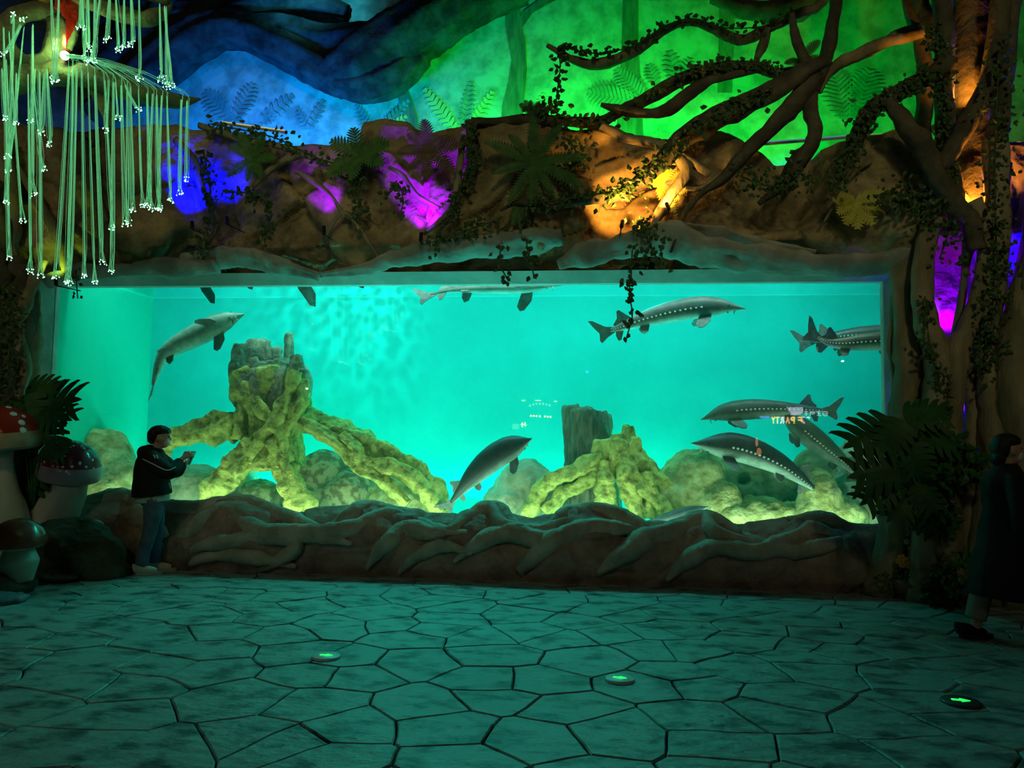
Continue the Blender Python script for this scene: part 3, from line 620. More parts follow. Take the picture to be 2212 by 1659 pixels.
# ------------------------------------------------------------------ piers either side of the window
def pier_surf(x0, x1, z0, z1, y0):
    def f(u, v):
        x = x0+(x1-x0)*u; z = z0+(z1-z0)*v
        return V((x, y0+0.06*math.sin(x*5)+0.05*math.sin(z*3+x*2), z)), V((0, -1, 0)), (x, z)
    return f
b = MB(); b.box((XR+1.12, 0.16, -0.03), (9.8, 0.46, 4.7)); pr = b.build('wall_back_right', m_dark, smooth=False); tag(pr, 'rough wall behind the banyan roots right of the tank', kind='structure')
plates(pr, 'rock_slab', 200, 110, pier_surf(XR+0.18, 9.7, -0.02, 4.9, -0.06), cells(30, (3.3, 9.8, 0, 5), 4), m_plaster, 0.05, 0.02, 0.10, 6)
b = MB(); b.box((-12.8, 0.16, -0.03), (XL-0.24, 0.46, 4.7)); pl = b.build('wall_back_left', m_dark, smooth=False); tag(pl, 'dark rough wall left of the tank window', kind='structure')
plates(pl, 'rock_slab', 110, 90, pier_surf(-12.7, XL-0.08, -0.02, 4.7, -0.05), cells(20, (-12.7, -7, 0, 4.7), 3), m_barkd, 0.06, 0.03, 0.06, 2)

# ------------------------------------------------------------------ banyan tree at the right with branches over the facade
ban = thing('banyan_tree', 'sprawling artificial banyan with hanging roots right of the tank', 'tree', P(2080, 1300, -0.7))
ban.location.z = 0
def limb(parent, name, pts, Yd, mat, seed, n=26, sides=9, ridge=0.13, k=3, nz=0.3):
    b = MB(); pw_ = pxpath(pts, Yd); b.tube(pw_, n, sides, ridge, k, 1.1, nz, 5.0, seed=seed); b.build(name, mat, parent); return pw_
COLS = [[(1990, 470, 30), (1958, 540, 60), (1948, 620, 50), (1952, 700, 44), (1962, 790, 56), (1958, 880, 60), (1962, 980, 64), (1945, 1100, 66), (1920, 1200, 56), (1895, 1290, 60)],
        [(2030, 430, 36), (2000, 520, 40), (1990, 620, 40), (1998, 700, 46), (2025, 770, 50), (2020, 880, 54), (2010, 1000, 52), (2000, 1140, 50), (1995, 1300, 66)],
        [(2095, 520, 22), (2082, 600, 16), (2075, 680, 18), (2062, 740, 22)],
        [(2090, 440, 50), (2128, 520, 40), (2118, 620, 36), (2090, 710, 40), (2066, 760, 52), (2060, 860, 40), (2052, 980, 44), (2050, 1140, 50), (2040, 1290, 66)],
        [(2150, 300, 44), (2152, 480, 50), (2140, 620, 48), (2128, 740, 44), (2140, 860, 54), (2150, 1000, 60), (2130, 1160, 60), (2120, 1300, 76)],
        [(2300, -640, 60), (2262, 150, 60), (2252, 330, 50), (2246, 500, 50), (2215, 640, 60), (2185, 800, 66), (2200, 960, 70), (2210, 1120, 70), (2220, 1320, 90)],
        [(2330, -640, 70), (2290, 100, 70), (2250, 500, 70), (2240, 800, 80), (2250, 1100, 90), (2260, 1330, 100)],
        [(1935, 640, 20), (1928, 740, 22), (1940, 860, 24), (1932, 960, 22), (1925, 1060, 26), (1910, 1150, 20)],
        [(1975, 600, 18), (1970, 720, 20), (1985, 800, 22), (1975, 900, 24), (1985, 1000, 20), (1970, 1120, 22), (1965, 1290, 24)],
        [(2040, 780, 20), (2035, 880, 24), (2040, 960, 20), (2025, 1080, 22), (2020, 1290, 30)],
        [(2095, 760, 26), (2100, 900, 30), (2090, 1000, 30), (2090, 1290, 40)]]
CY = [-0.5, -0.72, -0.62, -0.75, -0.72, -0.85, -0.9, -0.42, -0.55, -0.6, -0.62]
for i, c in enumerate(COLS): limb(ban, 'root', [(a, q, wd*1.1) for a, q, wd in c], CY[i], m_bark, i*1.7, 40, 10)
# upper trunks and branches: (points, Y)
BR = [([(2034, -30, 40), (2040, 100, 42), (2042, 220, 40), (2046, 330, 44), (2060, 450, 46)], -0.6),
      ([(2160, -30, 40), (2150, 120, 44), (2110, 230, 40), (2070, 300, 40), (2040, 350, 36), (2010, 400, 30)], -0.75),
      ([(2185, -30, 40), (2176, 120, 40), (2160, 260, 40), (2150, 420, 46)], -0.7),
      ([(2098, -40, 84), (2094, 120, 84), (2104, 260, 86), (2098, 400, 80), (2088, 520, 70)], -0.30),
      ([(2050, 130, 40), (2010, 165, 34), (1955, 192, 34), (1886, 232, 36), (1858, 280, 32), (1835, 330, 26), (1810, 375, 12)], -0.75),
      ([(1915, 215, 20), (1945, 255, 38), (1985, 310, 44), (2020, 375, 46), (2060, 440, 48), (2095, 480, 44), (2110, 540, 34)], -0.85),
      ([(1985, -30, 30), (2010, 50, 34), (2050, 120, 36)], -0.3),
      ([(1960, -30, 30), (1990, 90, 30), (2000, 200, 34), (1990, 300, 34)], 0.2),
      ([(1806, -30, 26), (1795, 75, 28), (1776, 150, 30), (1755, 195, 30)], -0.3),
      ([(2040, 60, 26), (1970, 78, 24), (1900, 95, 22), (1850, 118, 26), (1811, 138, 24), (1785, 168, 20), (1770, 200, 12)], 0.1),
      ([(1990, 60, 20), (1930, 80, 22), (1880, 110, 22), (1840, 130, 14)], 0.2),
      ([(1710, 30, 14), (1716, 70, 20), (1730, 115, 22), (1755, 165, 34), (1729, 209, 40), (1690, 250, 38), (1655, 285, 34), (1610, 330, 30), (1564, 385, 22), (1520, 415, 14), (1480, 460, 12), (1449, 545, 6)], -0.62),
      ([(1790, 130, 26), (1736, 157, 36), (1700, 180, 40), (1624, 222, 46), (1550, 258, 48), (1486, 290, 44), (1448, 325, 40), (1391, 381, 30), (1335, 420, 24), (1260, 430, 26), (1186, 445, 22), (1122, 437, 14), (1080, 455, 6)], -0.68),
      ([(1755, 200, 26), (1750, 240, 30), (1760, 280, 30), (1750, 315, 34), (1725, 345, 36), (1690, 400, 24), (1640, 440, 14)], -0.6),
      ([(1740, 155, 30), (1680, 160, 28), (1632, 146, 24), (1550, 148, 24), (1475, 172, 26), (1400, 210, 26), (1340, 240, 24), (1298, 262, 24), (1260, 264, 24), (1148, 258, 24), (1074, 264, 20), (1018, 262, 18)], -0.42),
      ([(1640, 150, 12), (1600, 158, 16), (1540, 172, 22), (1490, 200, 24), (1450, 230, 26), (1410, 245, 24), (1350, 240, 22), (1298, 226, 10)], -0.5),
      ([(1790, -20, 20), (1720, 32, 20), (1660, 62, 22), (1605, 86, 22), (1560, 72, 20), (1500, 48, 16), (1440, 62, 18), (1380, 105, 24), (1300, 138, 24), (1240, 130, 18), (1182, 98, 10)], 0.9),
      ([(1660, 62, 16), (1648, 95, 20), (1632, 135, 12)], 0.85),
      ([(1298, 272, 20), (1354, 299, 20), (1420, 312, 22), (1470, 335, 22), (1534, 377, 14)], -0.6),
      ([(1467, 340, 22), (1482, 372, 26), (1445, 425, 24), (1412, 485, 20), (1395, 525, 12)], -0.6),
      ([(1478, 380, 14), (1440, 400, 10), (1500, 408, 10), (1525, 400, 10), (1565, 370, 8)], -0.55),
      ([(1018, 262, 26), (1022, 330, 24), (1012, 380, 20), (980, 430, 14)], -0.45),
      ([(1760, -30, 60), (1700, 20, 50), (1610, 20, 40), (1540, -10, 30)], 1.4)]
BP = []
for i, (p, Yb) in enumerate(BR):
    if p[0][1] < 0: p = [(p[0][0]+(p[0][0]-p[1][0])*1.5, -640, p[0][2]*1.3), (p[0][0]+(p[0][0]-p[1][0])*0.5, -300, p[0][2]*1.15)]+p   # up to the ceiling
    BP.append(limb(ban, 'branch', p, Yb, m_bark if i in (9, 10, 16, 17, 18, 19, 20) else m_barkd, i*0.9+20, 44, 9))
# thin roots creeping over the facade
FR = [[(380, 300, 16), (420, 350, 18), (440, 420, 16), (470, 480, 12), (440, 540, 8)], [(430, 270, 14), (520, 300, 16), (620, 320, 14), (690, 350, 12), (760, 400, 8)],
      [(545, 405, 8), (600, 355, 16), (660, 330, 14)], [(640, 370, 10), (680, 395, 12), (720, 430, 10), (745, 470, 8)], [(690, 530, 6), (740, 460, 10), (780, 500, 10), (820, 560, 6)],
      [(840, 360, 8), (870, 380, 12), (900, 420, 10), (950, 450, 8)], [(1000, 300, 14), (990, 380, 16), (975, 450, 14), (920, 505, 10)], [(320, 555, 8), (350, 480, 12), (365, 430, 10)],
      [(30, 350, 14), (80, 430, 20), (130, 520, 22), (140, 590, 14)], [(180, 300, 20), (200, 400, 22), (230, 480, 16)], [(1780, 480, 6), (1840, 380, 10), (1880, 350, 10)]]
fv = thing('creeping_roots', 'thin root network clinging to the rock facade left of the branches', 'roots', P(700, 560, -0.5))
for i, f in enumerate(FR): limb(fv, 'root', f, -0.52, m_bark, i+50, 24, 8)

# giant twisted trunk along the painted wall
gt = thing('fallen_tree', 'huge dark twisted trunk arching along the painted wall', 'tree', P(700, 260, 2.6))
for i, p in enumerate([[(200, 250, 60), (270, 200, 76), (350, 140, 90), (430, 80, 90), (510, 62, 80), (600, 96, 80), (680, 140, 84), (745, 180, 70)],
                       [(700, 165, 70), (770, 145, 120), (850, 95, 130), (930, 50, 120), (1010, 5, 110), (1120, -50, 110)],
                       [(720, 170, 70), (790, 180, 80), (860, 160, 76), (915, 118, 50)],
                       [(180, 60, 60), (300, 30, 70), (430, 32, 56), (560, 12, 50), (680, 10, 50), (752, 30, 34)],
                       [(520, 66, 50), (600, 60, 60), (700, 90, 70), (800, 80, 60)],
                       [(180, 170, 90), (250, 120, 90), (330, 60, 80), (380, 0, 70)]]):
    limb(gt, 'limb', p, 2.65, M('giant_trunk_bark', (0.02, 0.024, 0.024), 0.85, (0.085, 0.085, 0.08), 3.0, 0.9, 7.0, detail=8), i*3.0+70, 60, 30, 0.10, 7, 0.07)

# painted trees and ferns on the mural wall
def flatpoly(name, pts, Y, mat, th=0.012):
    b = MB(); b.poly([P(a, c, Y) for a, c in pts], th, (0, 1, 0)); o = b.build(name, mat, mural, smooth=False); return o
flatpoly('painted_tree', [(1093, -20), (1092, 60), (1105, 130), (1098, 180), (1085, 230), (1080, 300), (1128, 300), (1130, 240), (1138, 150), (1135, 90), (1124, 50), (1124, -20)], YM-0.012, m_mtrunk)
flatpoly('painted_branch', [(1126, 62), (1150, 28), (1185, 8), (1225, -12), (1215, -25), (1170, -5), (1130, 25), (1108, 66)], YM-0.014, m_mtrunk)
flatpoly('painted_tree', [(1346, -20), (1343, 100), (1338, 180), (1330, 300), (1390, 300), (1384, 180), (1378, 100), (1378, -20)], YM-0.012, m_mtrunk)
flatpoly('painted_tree', [(1555, -20), (1550, 200), (1580, 200), (1588, -20)], YM-0.012, m_mtrunk)
flatpoly('painted_tree', [(880, 300), (870, 240), (850, 180), (880, 190), (900, 250), (910, 300)], YM-0.012, m_mtrunk)
def frond(b, base, tip, droop, n, wmax, face, serr=1.0, gap=0.75):
    """pinnate leaf: base->tip with leaflets in the plane across face"""
    base, tip, face = V(base), V(tip), V(face).normalized(); ax = tip-base; Ln = ax.length
    sd = ax.normalized().cross(face).normalized(); pts = []
    for i in range(n+1):
        t = i/n; pts.append(base+ax*t+V((0, 0, -droop*t*t*Ln)))
    for i in range(n):
        b.bar(pts[i], pts[i+1], 0.010*Ln*(1.2-i/n), 3)
        t = (i+0.5)/n; wd = wmax*math.sin(PI*min(1, 0.12+t*0.86))**0.7
        for sg in (-1, 1):
            d = (sd*sg+(pts[i+1]-pts[i]).normalized()*0.55).normalized()*wd; st = (pts[i+1]-pts[i])*gap
            p = pts[i]; lift = face*0.06*wd
            b.add([p, p+st, p+d*0.6+st*0.9+lift, p+d+st*0.5, p+d*0.55-st*0.02+lift], [(0, 1, 2, 4), (4, 2, 3)])
for (x, y, tx, ty, n, wd, mt) in [(505, 262, 548, 180, 9, 30, m_mfern), (500, 262, 440, 200, 9, 34, m_mfern), (560, 262, 635, 205, 7, 24, m_mfern), (555, 265, 595, 250, 5, 18, m_mfern),
                          (665, 280, 700, 215, 6, 18, m_mfern), (660, 280, 640, 230, 6, 14, m_mfern), (800, 290, 770, 225, 8, 18, m_mfern), (810, 290, 885, 215, 10, 18, m_mfern), (815, 290, 880, 250, 8, 16, m_mfern2),
                          (990, 290, 915, 190, 11, 22, m_mfern2), (1000, 290, 1018, 175, 11, 20, m_mfern), (1010, 290, 1065, 195, 10, 20, m_mfern2), (1140, 280, 1175, 200, 9, 14, m_mfern2), (1150, 270, 1200, 215, 8, 14, m_mfern2),
                          (1390, 225, 1270, 200, 13, 46, m_mfern), (1400, 220, 1330, 150, 12, 34, m_mfern), (1420, 190, 1400, 140, 7, 22, m_mfern), (1460, 185, 1445, 110, 7, 26, m_mfern), (1470, 185, 1490, 125, 7, 22, m_mfern),
                          (1830, 260, 1800, 150, 12, 50, m_mfern), (1850, 260, 1880, 150, 12, 50, m_mfern)]:
    b = MB(); p0, p1 = P(x, y, YM-0.02), P(tx, ty, YM-0.02); frond(b, p0, p1, 0.0, n, wd*mpp(p0), (0, -1, 0), gap=0.8); b.build('painted_fern', mt, mural, smooth=False)

# ------------------------------------------------------------------ ivy
def leaf_at(b, p, size, rng, face=None):
    f = V((rng.uniform(-.7, .7), -1, rng.uniform(-.5, .5))).normalized() if face is None else face
    d = V((rng.uniform(-.8, .8), rng.uniform(-.3, .3), rng.uniform(-1, .35))).normalized(); d = (d-f*d.dot(f)).normalized(); s_ = d.cross(f)
    c = f*size*0.12
    b.add([p, p+d*size*.35+s_*size*.36-c, p+d*size*.75+s_*size*.2-c, p+d*size, p+d*size*.75-s_*size*.2-c, p+d*size*.35-s_*size*.36-c, p+d*size*.5+c*.4],
          [(0, 1, 6), (1, 2, 6), (2, 3, 6), (3, 4, 6), (4, 5, 6), (5, 0, 6)])
def ivy(label, path, n, spread, size, seed, hang=None, single=False):
    """path: px points with Y; leaves joined unless single"""
    rng = random.Random(seed); q = pxpath([(a, c, 3, Y) for a, c, Y in path]); S = cat_rom([p[:3] for p in q], 60)
    low = min(S, key=lambda v: v[2]); t = thing('ivy_vine', label, 'ivy', V(low))
    b = MB(); b.tube([(*S[i], 0.008) for i in range(0, 61, 3)], 40, 4); b.build('stem', m_leaf, t)
    b = MB()
    for i in range(n):
        p = V(S[rng.randint(0, 60)]); k = mpp(p)
        p = p+V((rng.gauss(0, 1)*spread*k, -abs(rng.gauss(0, 1))*spread*k*0.6, rng.gauss(0, 1)*spread*k))
        if single:
            b2 = MB(); leaf_at(b2, p, size*k*rng.uniform(.8, 1.2), rng); b2.build('leaf', m_leaf, t, smooth=False)
        else: leaf_at(b, p, size*k*rng.uniform(.7, 1.3), rng)
    if not single: tag(b.build('leaves', m_leaf, t, smooth=False), kind='stuff')
    return t
ivy('ivy strand hanging in front of the grey sturgeon', [(1366, 540, -0.62), (1362, 600, -0.62), (1360, 640, -0.62), (1366, 680, -0.62), (1354, 728, -0.62)], 34, 7, 15, 1, single=True)
ivy('ivy strand dangling over the border left of the rock ledge end', [(1076, 470, -0.6), (1080, 540, -0.6), (1082, 575, -0.6), (1098, 606, -0.6)], 30, 8, 13, 2, single=True)
ivy('short ivy strand ending at the border right of its neighbour', [(1140, 460, -0.6), (1138, 530, -0.6), (1148, 570, -0.6), (1154, 602, -0.6)], 28, 8, 13, 3, single=True)
ivy('small ivy sprig hanging at the upper left window corner', [(164, 585, -0.5), (165, 610, -0.5), (168, 645, -0.5)], 12, 7, 11, 4, single=True)
ivy('ivy strand hanging from the tip of the lit branch', [(1205, 108, 0.85), (1210, 140, 0.85), (1206, 180, 0.85), (1200, 230, 0.85)], 40, 7, 14, 5, single=True)
ivy('ivy along the snaking yellow-lit branch', [(1210, 100, 0.8), (1290, 115, 0.8), (1380, 95, 0.8), (1440, 55, 0.8), (1500, 40, 0.8), (1560, 60, 0.8), (1660, 55, 0.8), (1720, 25, 0.8)], 170, 7, 13, 6)
ivy('ivy on the long branch above the ledge centre', [(1160, 250, -0.5), (1180, 235, -0.5), (1240, 262, -0.5), (1290, 265, -0.5), (1330, 250, -0.5)], 90, 12, 14, 7)
ivy('ivy on the upper dark branch by the painted palm', [(1380, 215, -0.55), (1475, 165, -0.55), (1550, 140, -0.55), (1630, 138, -0.55), (1700, 160, -0.55)], 150, 8, 13, 8)
ivy('ivy along the thick branch crossing the orange light', [(1140, 440, -0.8), (1260, 425, -0.8), (1335, 412, -0.8), (1391, 375, -0.8), (1450, 320, -0.8), (1550, 250, -0.8), (1660, 205, -0.8)], 330, 12, 14, 9)
ivy('ivy tuft left of the orange light', [(1230, 300, -0.6), (1245, 340, -0.6), (1215, 390, -0.6)], 90, 16, 13, 10)
ivy('ivy on the branch reaching down over the blue glow', [(1860, 260, -0.85), (1910, 220, -0.85), (1960, 185, -0.85), (2030, 150, -0.85)], 130, 12, 15, 11)
ivy('ivy clump on the branch tip above the blue glow', [(1855, 270, -0.85), (1850, 310, -0.85), (1820, 370, -0.85), (1790, 400, -0.85)], 130, 16, 13, 12)
ivy('ivy tangle over the right junction of branches', [(2010, 60, -0.7), (2030, 140, -0.7), (2034, 240, -0.7), (2040, 340, -0.7), (2040, 420, -0.8)], 300, 13, 14, 13)
ivy('ivy over the lower right trunk fork', [(1900, 440, -0.7), (1960, 420, -0.7), (2010, 440, -0.8), (2050, 480, -0.8), (2030, 560, -0.8)], 260, 22, 13, 14)
ivy('ivy running down the far right trunk', [(2160, 100, -0.9), (2150, 300, -0.9), (2150, 480, -0.9), (2155, 620, -0.9), (2140, 760, -0.9)], 330, 20, 13, 15)
ivy('ivy down the inner right trunk beside the purple niche', [(1998, 640, -0.85), (2010, 760, -0.85), (2035, 850, -0.85), (2035, 960, -0.85)], 150, 10, 12, 16)
ivy('ivy dangling below the purple niche', [(2125, 690, -0.85), (2130, 760, -0.85), (2120, 820, -0.85)], 60, 12, 13, 17)
ivy('ivy garland over the facade near the blue lit rock', [(455, 268, -0.55), (530, 282, -0.55), (600, 300, -0.55), (680, 340, -0.55), (760, 370, -0.55), (775, 440, -0.55), (770, 480, -0.55)], 210, 10, 12, 18)
ivy('ivy down the facade root beside the blue lit rock', [(440, 330, -0.6), (452, 400, -0.6), (455, 470, -0.6), (425, 550, -0.6)], 130, 10, 12, 19)
ivy('ivy draping right of the blue lit rock', [(480, 415, -0.6), (550, 420, -0.6), (585, 460, -0.6), (560, 530, -0.6)], 110, 9, 12, 20)
ivy('ivy on the root left of the fern rosette', [(1020, 270, -0.6), (1018, 330, -0.6), (1012, 390, -0.6), (975, 430, -0.6), (985, 480, -0.6)], 120, 9, 12, 21)
ivy('ivy under the purple light', [(830, 430, -0.65), (860, 400, -0.65), (870, 430, -0.65), (865, 470, -0.65)], 50, 7, 12, 22)
ivy('ivy below the purple light along the ledge', [(930, 525, -0.7), (1000, 500, -0.7), (1060, 480, -0.7)], 90, 12, 11, 23)
ivy('ivy climbing the dark left trunk', [(20, 620, -0.9), (30, 700, -0.9), (20, 780, -0.9), (30, 850, -0.9)], 160, 14, 12, 24)
ivy('ivy bunch hanging over the long right ledge', [(1380, 480, -0.75), (1400, 520, -0.75), (1420, 560, -0.75)], 100, 18, 12, 25)
ivy('ivy below the drooping branch at right centre', [(1600, 380, -0.7), (1650, 400, -0.7), (1720, 400, -0.7), (1700, 360, -0.7)], 140, 18, 12, 26)
# ------------------------------------------------------------------ fern rosettes on the facade
def rosette(label, px, py, Y, R, n, mat, seed, a0=0, a1=360, wd=0.26, n2=12):
    rng = random.Random(seed); c = P(px, py, Y); k = mpp(c); t = thing('fern_plant', label, 'fern', c-V((0, 0, 0.05)))
    for i in range(n):
        a = math.radians(a0+(a1-a0)*(i+rng.uniform(-.25, .25))/max(1, n)); r = R*k*rng.uniform(.75, 1.1)
        tip = c+V((math.cos(a)*r, -0.18*r-0.04, math.sin(a)*r)); b = MB(); frond(b, c, tip, 0.12, n2, r*wd, (0, -1, 0.15), gap=0.97); b.build('frond', mat, t, smooth=False)
rosette('green star-leaved plant below the painted blue fern', 775, 335, -0.6, 72, 6, m_fern, 1, 30, 390, 0.4, 9)
rosette('reddish fern rosette above the purple light', 928, 326, -0.55, 70, 8, m_fernr, 2, 0, 360, 0.3)
rosette('large long-fronded fern in the facade centre', 1155, 352, -0.62, 112, 10, m_fern, 3, 60, 400, 0.17, 16)
rosette('single lit fern frond pointing down to the ledge', 1128, 425, -0.62, 85, 2, m_fern, 4, 255, 285, 0.2)
rosette('dim fern below the left LED bar', 545, 345, -0.55, 60, 7, m_fern, 5, 0, 360, 0.3)
rosette('fern tinted yellow as if lit, beside the orange light', 1420, 405, -0.52, 62, 7, m_ferny, 6, -60, 150, 0.3)
rosette('green star-leaved plant low on the right facade', 1848, 432, -0.55, 66, 7, m_ferny, 7, 180, 400, 0.42, 9)
rosette('small palm-like plant behind the fallen branch', 1150, 250, -0.3, 40, 6, m_fern, 8, 20, 160, 0.3)
rosette('dark fern clump above the blue glow', 1730, 130, -0.5, 50, 6, m_fern, 9, 0, 360, 0.3)
rosette('fern hanging beneath the yellow fern', 1400, 450, -0.55, 50, 4, m_fernr, 10, 190, 330, 0.2)
# ------------------------------------------------------------------ coloured spots in the rock work
def spotlight(label, px, py, Y, col, pw_, aim, angle=100, soft=0.03, size=0.017):
    p = P(px, py, Y); a = P(*aim); d = (a-p).normalized(); t = thing('spotlight', label, 'spotlight', p)
    b = MB(); b.tube([(*(p-d*0.12), size), (*(p-d*0.10), size*1.25), (*(p-d*0.02), size*1.25), (*p, size*1.3)], 6, 12); b.build('housing', m_metal, t)
    b = MB(); b.tube([(*(p-d*0.13), size*.4), (*(p-d*0.13+V((0, 0.42, 0.02))), size*.4)], 3, 6); b.build('bracket', m_metal, t)
    lamp('spot', 'SPOT', p+d*0.02, col, pw_, a, soft, angle=angle, blend=0.5)
PURP = (0.42, 0.0, 1.0); ORNG = (1.0, 0.42, 0.05); DBLU = (0.0, 0.0, 1.0)
spotlight('purple spotlight under the reddish fern', 910, 505, -0.74, (0.20, 0.0, 1.0), 170, (918, 415, -0.35), 66)
spotlight('small purple spotlight left of the fern', 700, 490, -0.68, (0.22, 0.0, 1.0), 60, (700, 405, -0.35), 46)
spotlight('orange spotlight over the long ledge', 1345, 478, -1.0, ORNG, 150, (1365, 385, -0.35), 96)
spotlight('orange spotlight beside the yellow fern', 1440, 440, -0.75, (1.0, 0.5, 0.08), 22, (1420, 390, -0.4), 120)
spotlight('deep blue spotlight on the left facade', 415, 480, -0.75, DBLU, 420, (412, 395, -0.35), 52)
spotlight('deep blue spotlight by the left fern', 490, 470, -0.72, DBLU, 320, (485, 395, -0.35), 45)
spotlight('violet spotlight inside the root niche', 2062, 715, -0.34, (0.24, 0.0, 1.0), 34, (2060, 600, -0.10), 140)
spotlight('violet spotlight at the foot of the root niche', 2105, 880, -0.32, (0.24, 0.0, 1.0), 14, (2105, 830, -0.10), 120)
spotlight('orange spotlight behind the upper right trunk', 2112, 470, -0.62, (1.0, 0.34, 0.03), 110, (2100, 330, -0.40), 110)
spotlight('orange spotlight high between the right trunks', 2082, 235, -0.66, (1.0, 0.34, 0.03), 40, (2094, 90, -0.45), 110)
spotlight('deep blue spotlight at the far right', 2200, 570, -0.45, DBLU, 420, (2195, 450, -0.1), 120)
spotlight('deep blue spotlight behind the monstera', 1992, 1010, -0.38, DBLU, 25, (1985, 960, -0.12), 110)
spotlight('lime spotlight at the foot of the left facade root', 120, 600, -0.72, (0.55, 1.0, 0.05), 7, (110, 500, -0.4), 90)
# LED bars lying on the ledge
def ledbar(label, x0, y0, x1, y1, Y, emit, e):
    p, q = P(x0, y0, Y), P(x1, y1, Y); t = thing('led_bar', label, 'lamp', (p+q)/2)
    b = MB(); b.tube([(*p, 0.017), (*q, 0.017)], 2, 4); b.build('housing', M('led_housing', (0.5, 0.5, 0.45), 0.4), t, smooth=False)
    b = MB(); u = V((0, 0.0, 0.02)); b.tube([(*(p+u), 0.007), (*(q+u), 0.007)], 2, 6); b.build('diffuser', M('led_diff'+label[:4], (0.5, 0.5, 0.5), 0.4, emit=emit, estr=e), t)
    for e_ in (p, q):
        b = MB(); b.ell(e_, (0.02, 0.02, 0.024), 8, 6); b.build('end_cap', m_metal, t)
ledbar('pale LED bar lying on the rock ledge left of centre', 478, 266, 618, 286, -0.25, (1.0, 0.9, 0.3), 0.5)
ledbar('dark LED bar on the ledge in front of the blue glow', 1640, 312, 1840, 296, -0.1, (0.1, 0.5, 1.0), 0.3)
ledbar('lime LED bar on the ledge behind the banyan', 1850, 296, 1950, 290, -0.1, (0.4, 1.0, 0.1), 0.3)
# ------------------------------------------------------------------ dark trunk left of the tank
lt = thing('old_tree', 'dark knotted tree at the left end of the tank', 'tree', P(20, 1150, -0.6)); lt.location.z = 0
for i, c in enumerate([[(70, 610, 30), (72, 680, 34), (66, 760, 40), (50, 830, 44), (45, 950, 50), (50, 1180, 60)], [(30, 560, 60), (40, 660, 60), (30, 760, 60), (20, 860, 70), (20, 1180, 90)],
                       [(-40, 400, 90), (-20, 600, 90), (-30, 800, 100), (-30, 1190, 120)], [(95, 560, 20), (60, 640, 26), (40, 720, 24), (55, 800, 22), (30, 880, 20)], [(0, 300, 50), (15, 420, 44), (20, 560, 40)]]):
    limb(lt, 'stem', c, (-0.45, -0.6, -0.75, -0.66, -0.6)[i], m_barkd if i in (1, 2) else m_bark, i+90, 30, 10, 0.16, 4, 0.4)

# ------------------------------------------------------------------ fibre-optic tree at the upper left
YF = -3.2
m_olive = M('olive_bark', (0.10, 0.095, 0.045), 0.8, (0.19, 0.17, 0.08), 6.0, 0.7, 18.0, detail=8)
ft = thing('fiber_optic_tree', 'bare branch with a loop that carries the glowing fibres', 'branch', P(40, 200, YF))
for i, c in enumerate([[(-120, 200, 80), (-40, 190, 70), (60, 172, 60), (140, 160, 52), (230, 178, 50), (310, 203, 44), (375, 214, 34), (410, 217, 20), (432, 214, 4)],
                       [(150, -20, 24), (200, 10, 30), (255, 30, 34), (310, 40, 34), (350, 28, 24), (372, 12, 6)],
                       [(120, 40, 30), (90, 25, 36), (40, 32, 40), (12, 70, 40), (20, 115, 42), (60, 140, 44), (105, 128, 42), (122, 90, 38), (120, 40, 32)],
                       [(-120, 60, 70), (-60, 110, 60), (0, 150, 50), (50, 165, 40)],
                       [(180, 150, 30), (215, 200, 34), (235, 260, 26), (232, 300, 12)],
                       [(150, 108, 12), (160, 80, 14), (172, 40, 3)],
                       [(-150, -70, 60), (60, -52, 46), (180, -42, 40), (300, -24, 32), (366, 6, 14)],
                       [(-230, -640, 150), (-200, 0, 130), (-190, 300, 130), (-200, 800, 150), (-210, 1330, 190)]]):
    limb(ft, 'branch' if i != 2 else 'loop', c, YF+(0.05 if i == 4 else 0), m_olive, i+110, 34, 10, 0.12, 3, 0.3)
# red crumpled lantern and the lamp under it
rl = thing('red_lantern', 'red crumpled trumpet lantern above the bright fibre lamp', 'lantern', P(142, 110, YF+0.2))
b = MB(); p0 = P(146, 112, YF+0.2); p1 = P(120, -60, YF+0.35); k = mpp(p0)
b.tube([(*p0, 4*k), (*p0.lerp(p1, .2), 22*k), (*p0.lerp(p1, .42), 36*k), (*p0.lerp(p1, .7), 52*k), (*p1, 66*k)], 24, 18, 0.10, 5, 0.6, 0.25, 9.0, cap=False); b.build('shade', M('red_foil', (0.55, 0.03, 0.02), 0.35, (0.75, 0.07, 0.02), 6.0, 0.5, 30.0, spec=0.6), rl)
b = MB(); b.tube([(*P(118, -30, YF+0.1), 14*k), (*P(96, 10, YF+0.1), 12*k), (*P(84, 26, YF+0.1), 3*k)], 12, 10, 0.1, 4); b.build('petal', M('gold_foil', (0.6, 0.36, 0.06), 0.35, spec=0.6), rl)
bl = thing('fiber_lamp', 'glaring white lamp where the fibres start', 'lamp', P(140, 122, YF-0.12))
b = MB(); pl_ = P(140, 120, YF-0.12); b.ell(pl_, (9*k, 9*k, 9*k), 12, 8); b.build('bulb', M('fiber_lamp_glow', (1, 1, 1), 0.4, emit=(0.85, 1.0, 0.75), estr=14), bl)
b = MB(); b.tube([(*(pl_+V((0, .08, 0))), 8*k), (*(pl_+V((0, .015, 0))), 10*k)], 3, 10); b.build('socket', m_metal, bl)
lamp('fiber_glow', 'POINT', pl_+V((0, -0.07, 0.03)), (0.45, 1.0, 0.3), 9, None, 0.03)
lamp('lantern_glow', 'POINT', P(146, 92, YF+0.02), (1.0, 0.5, 0.2), 3, None, 0.02)
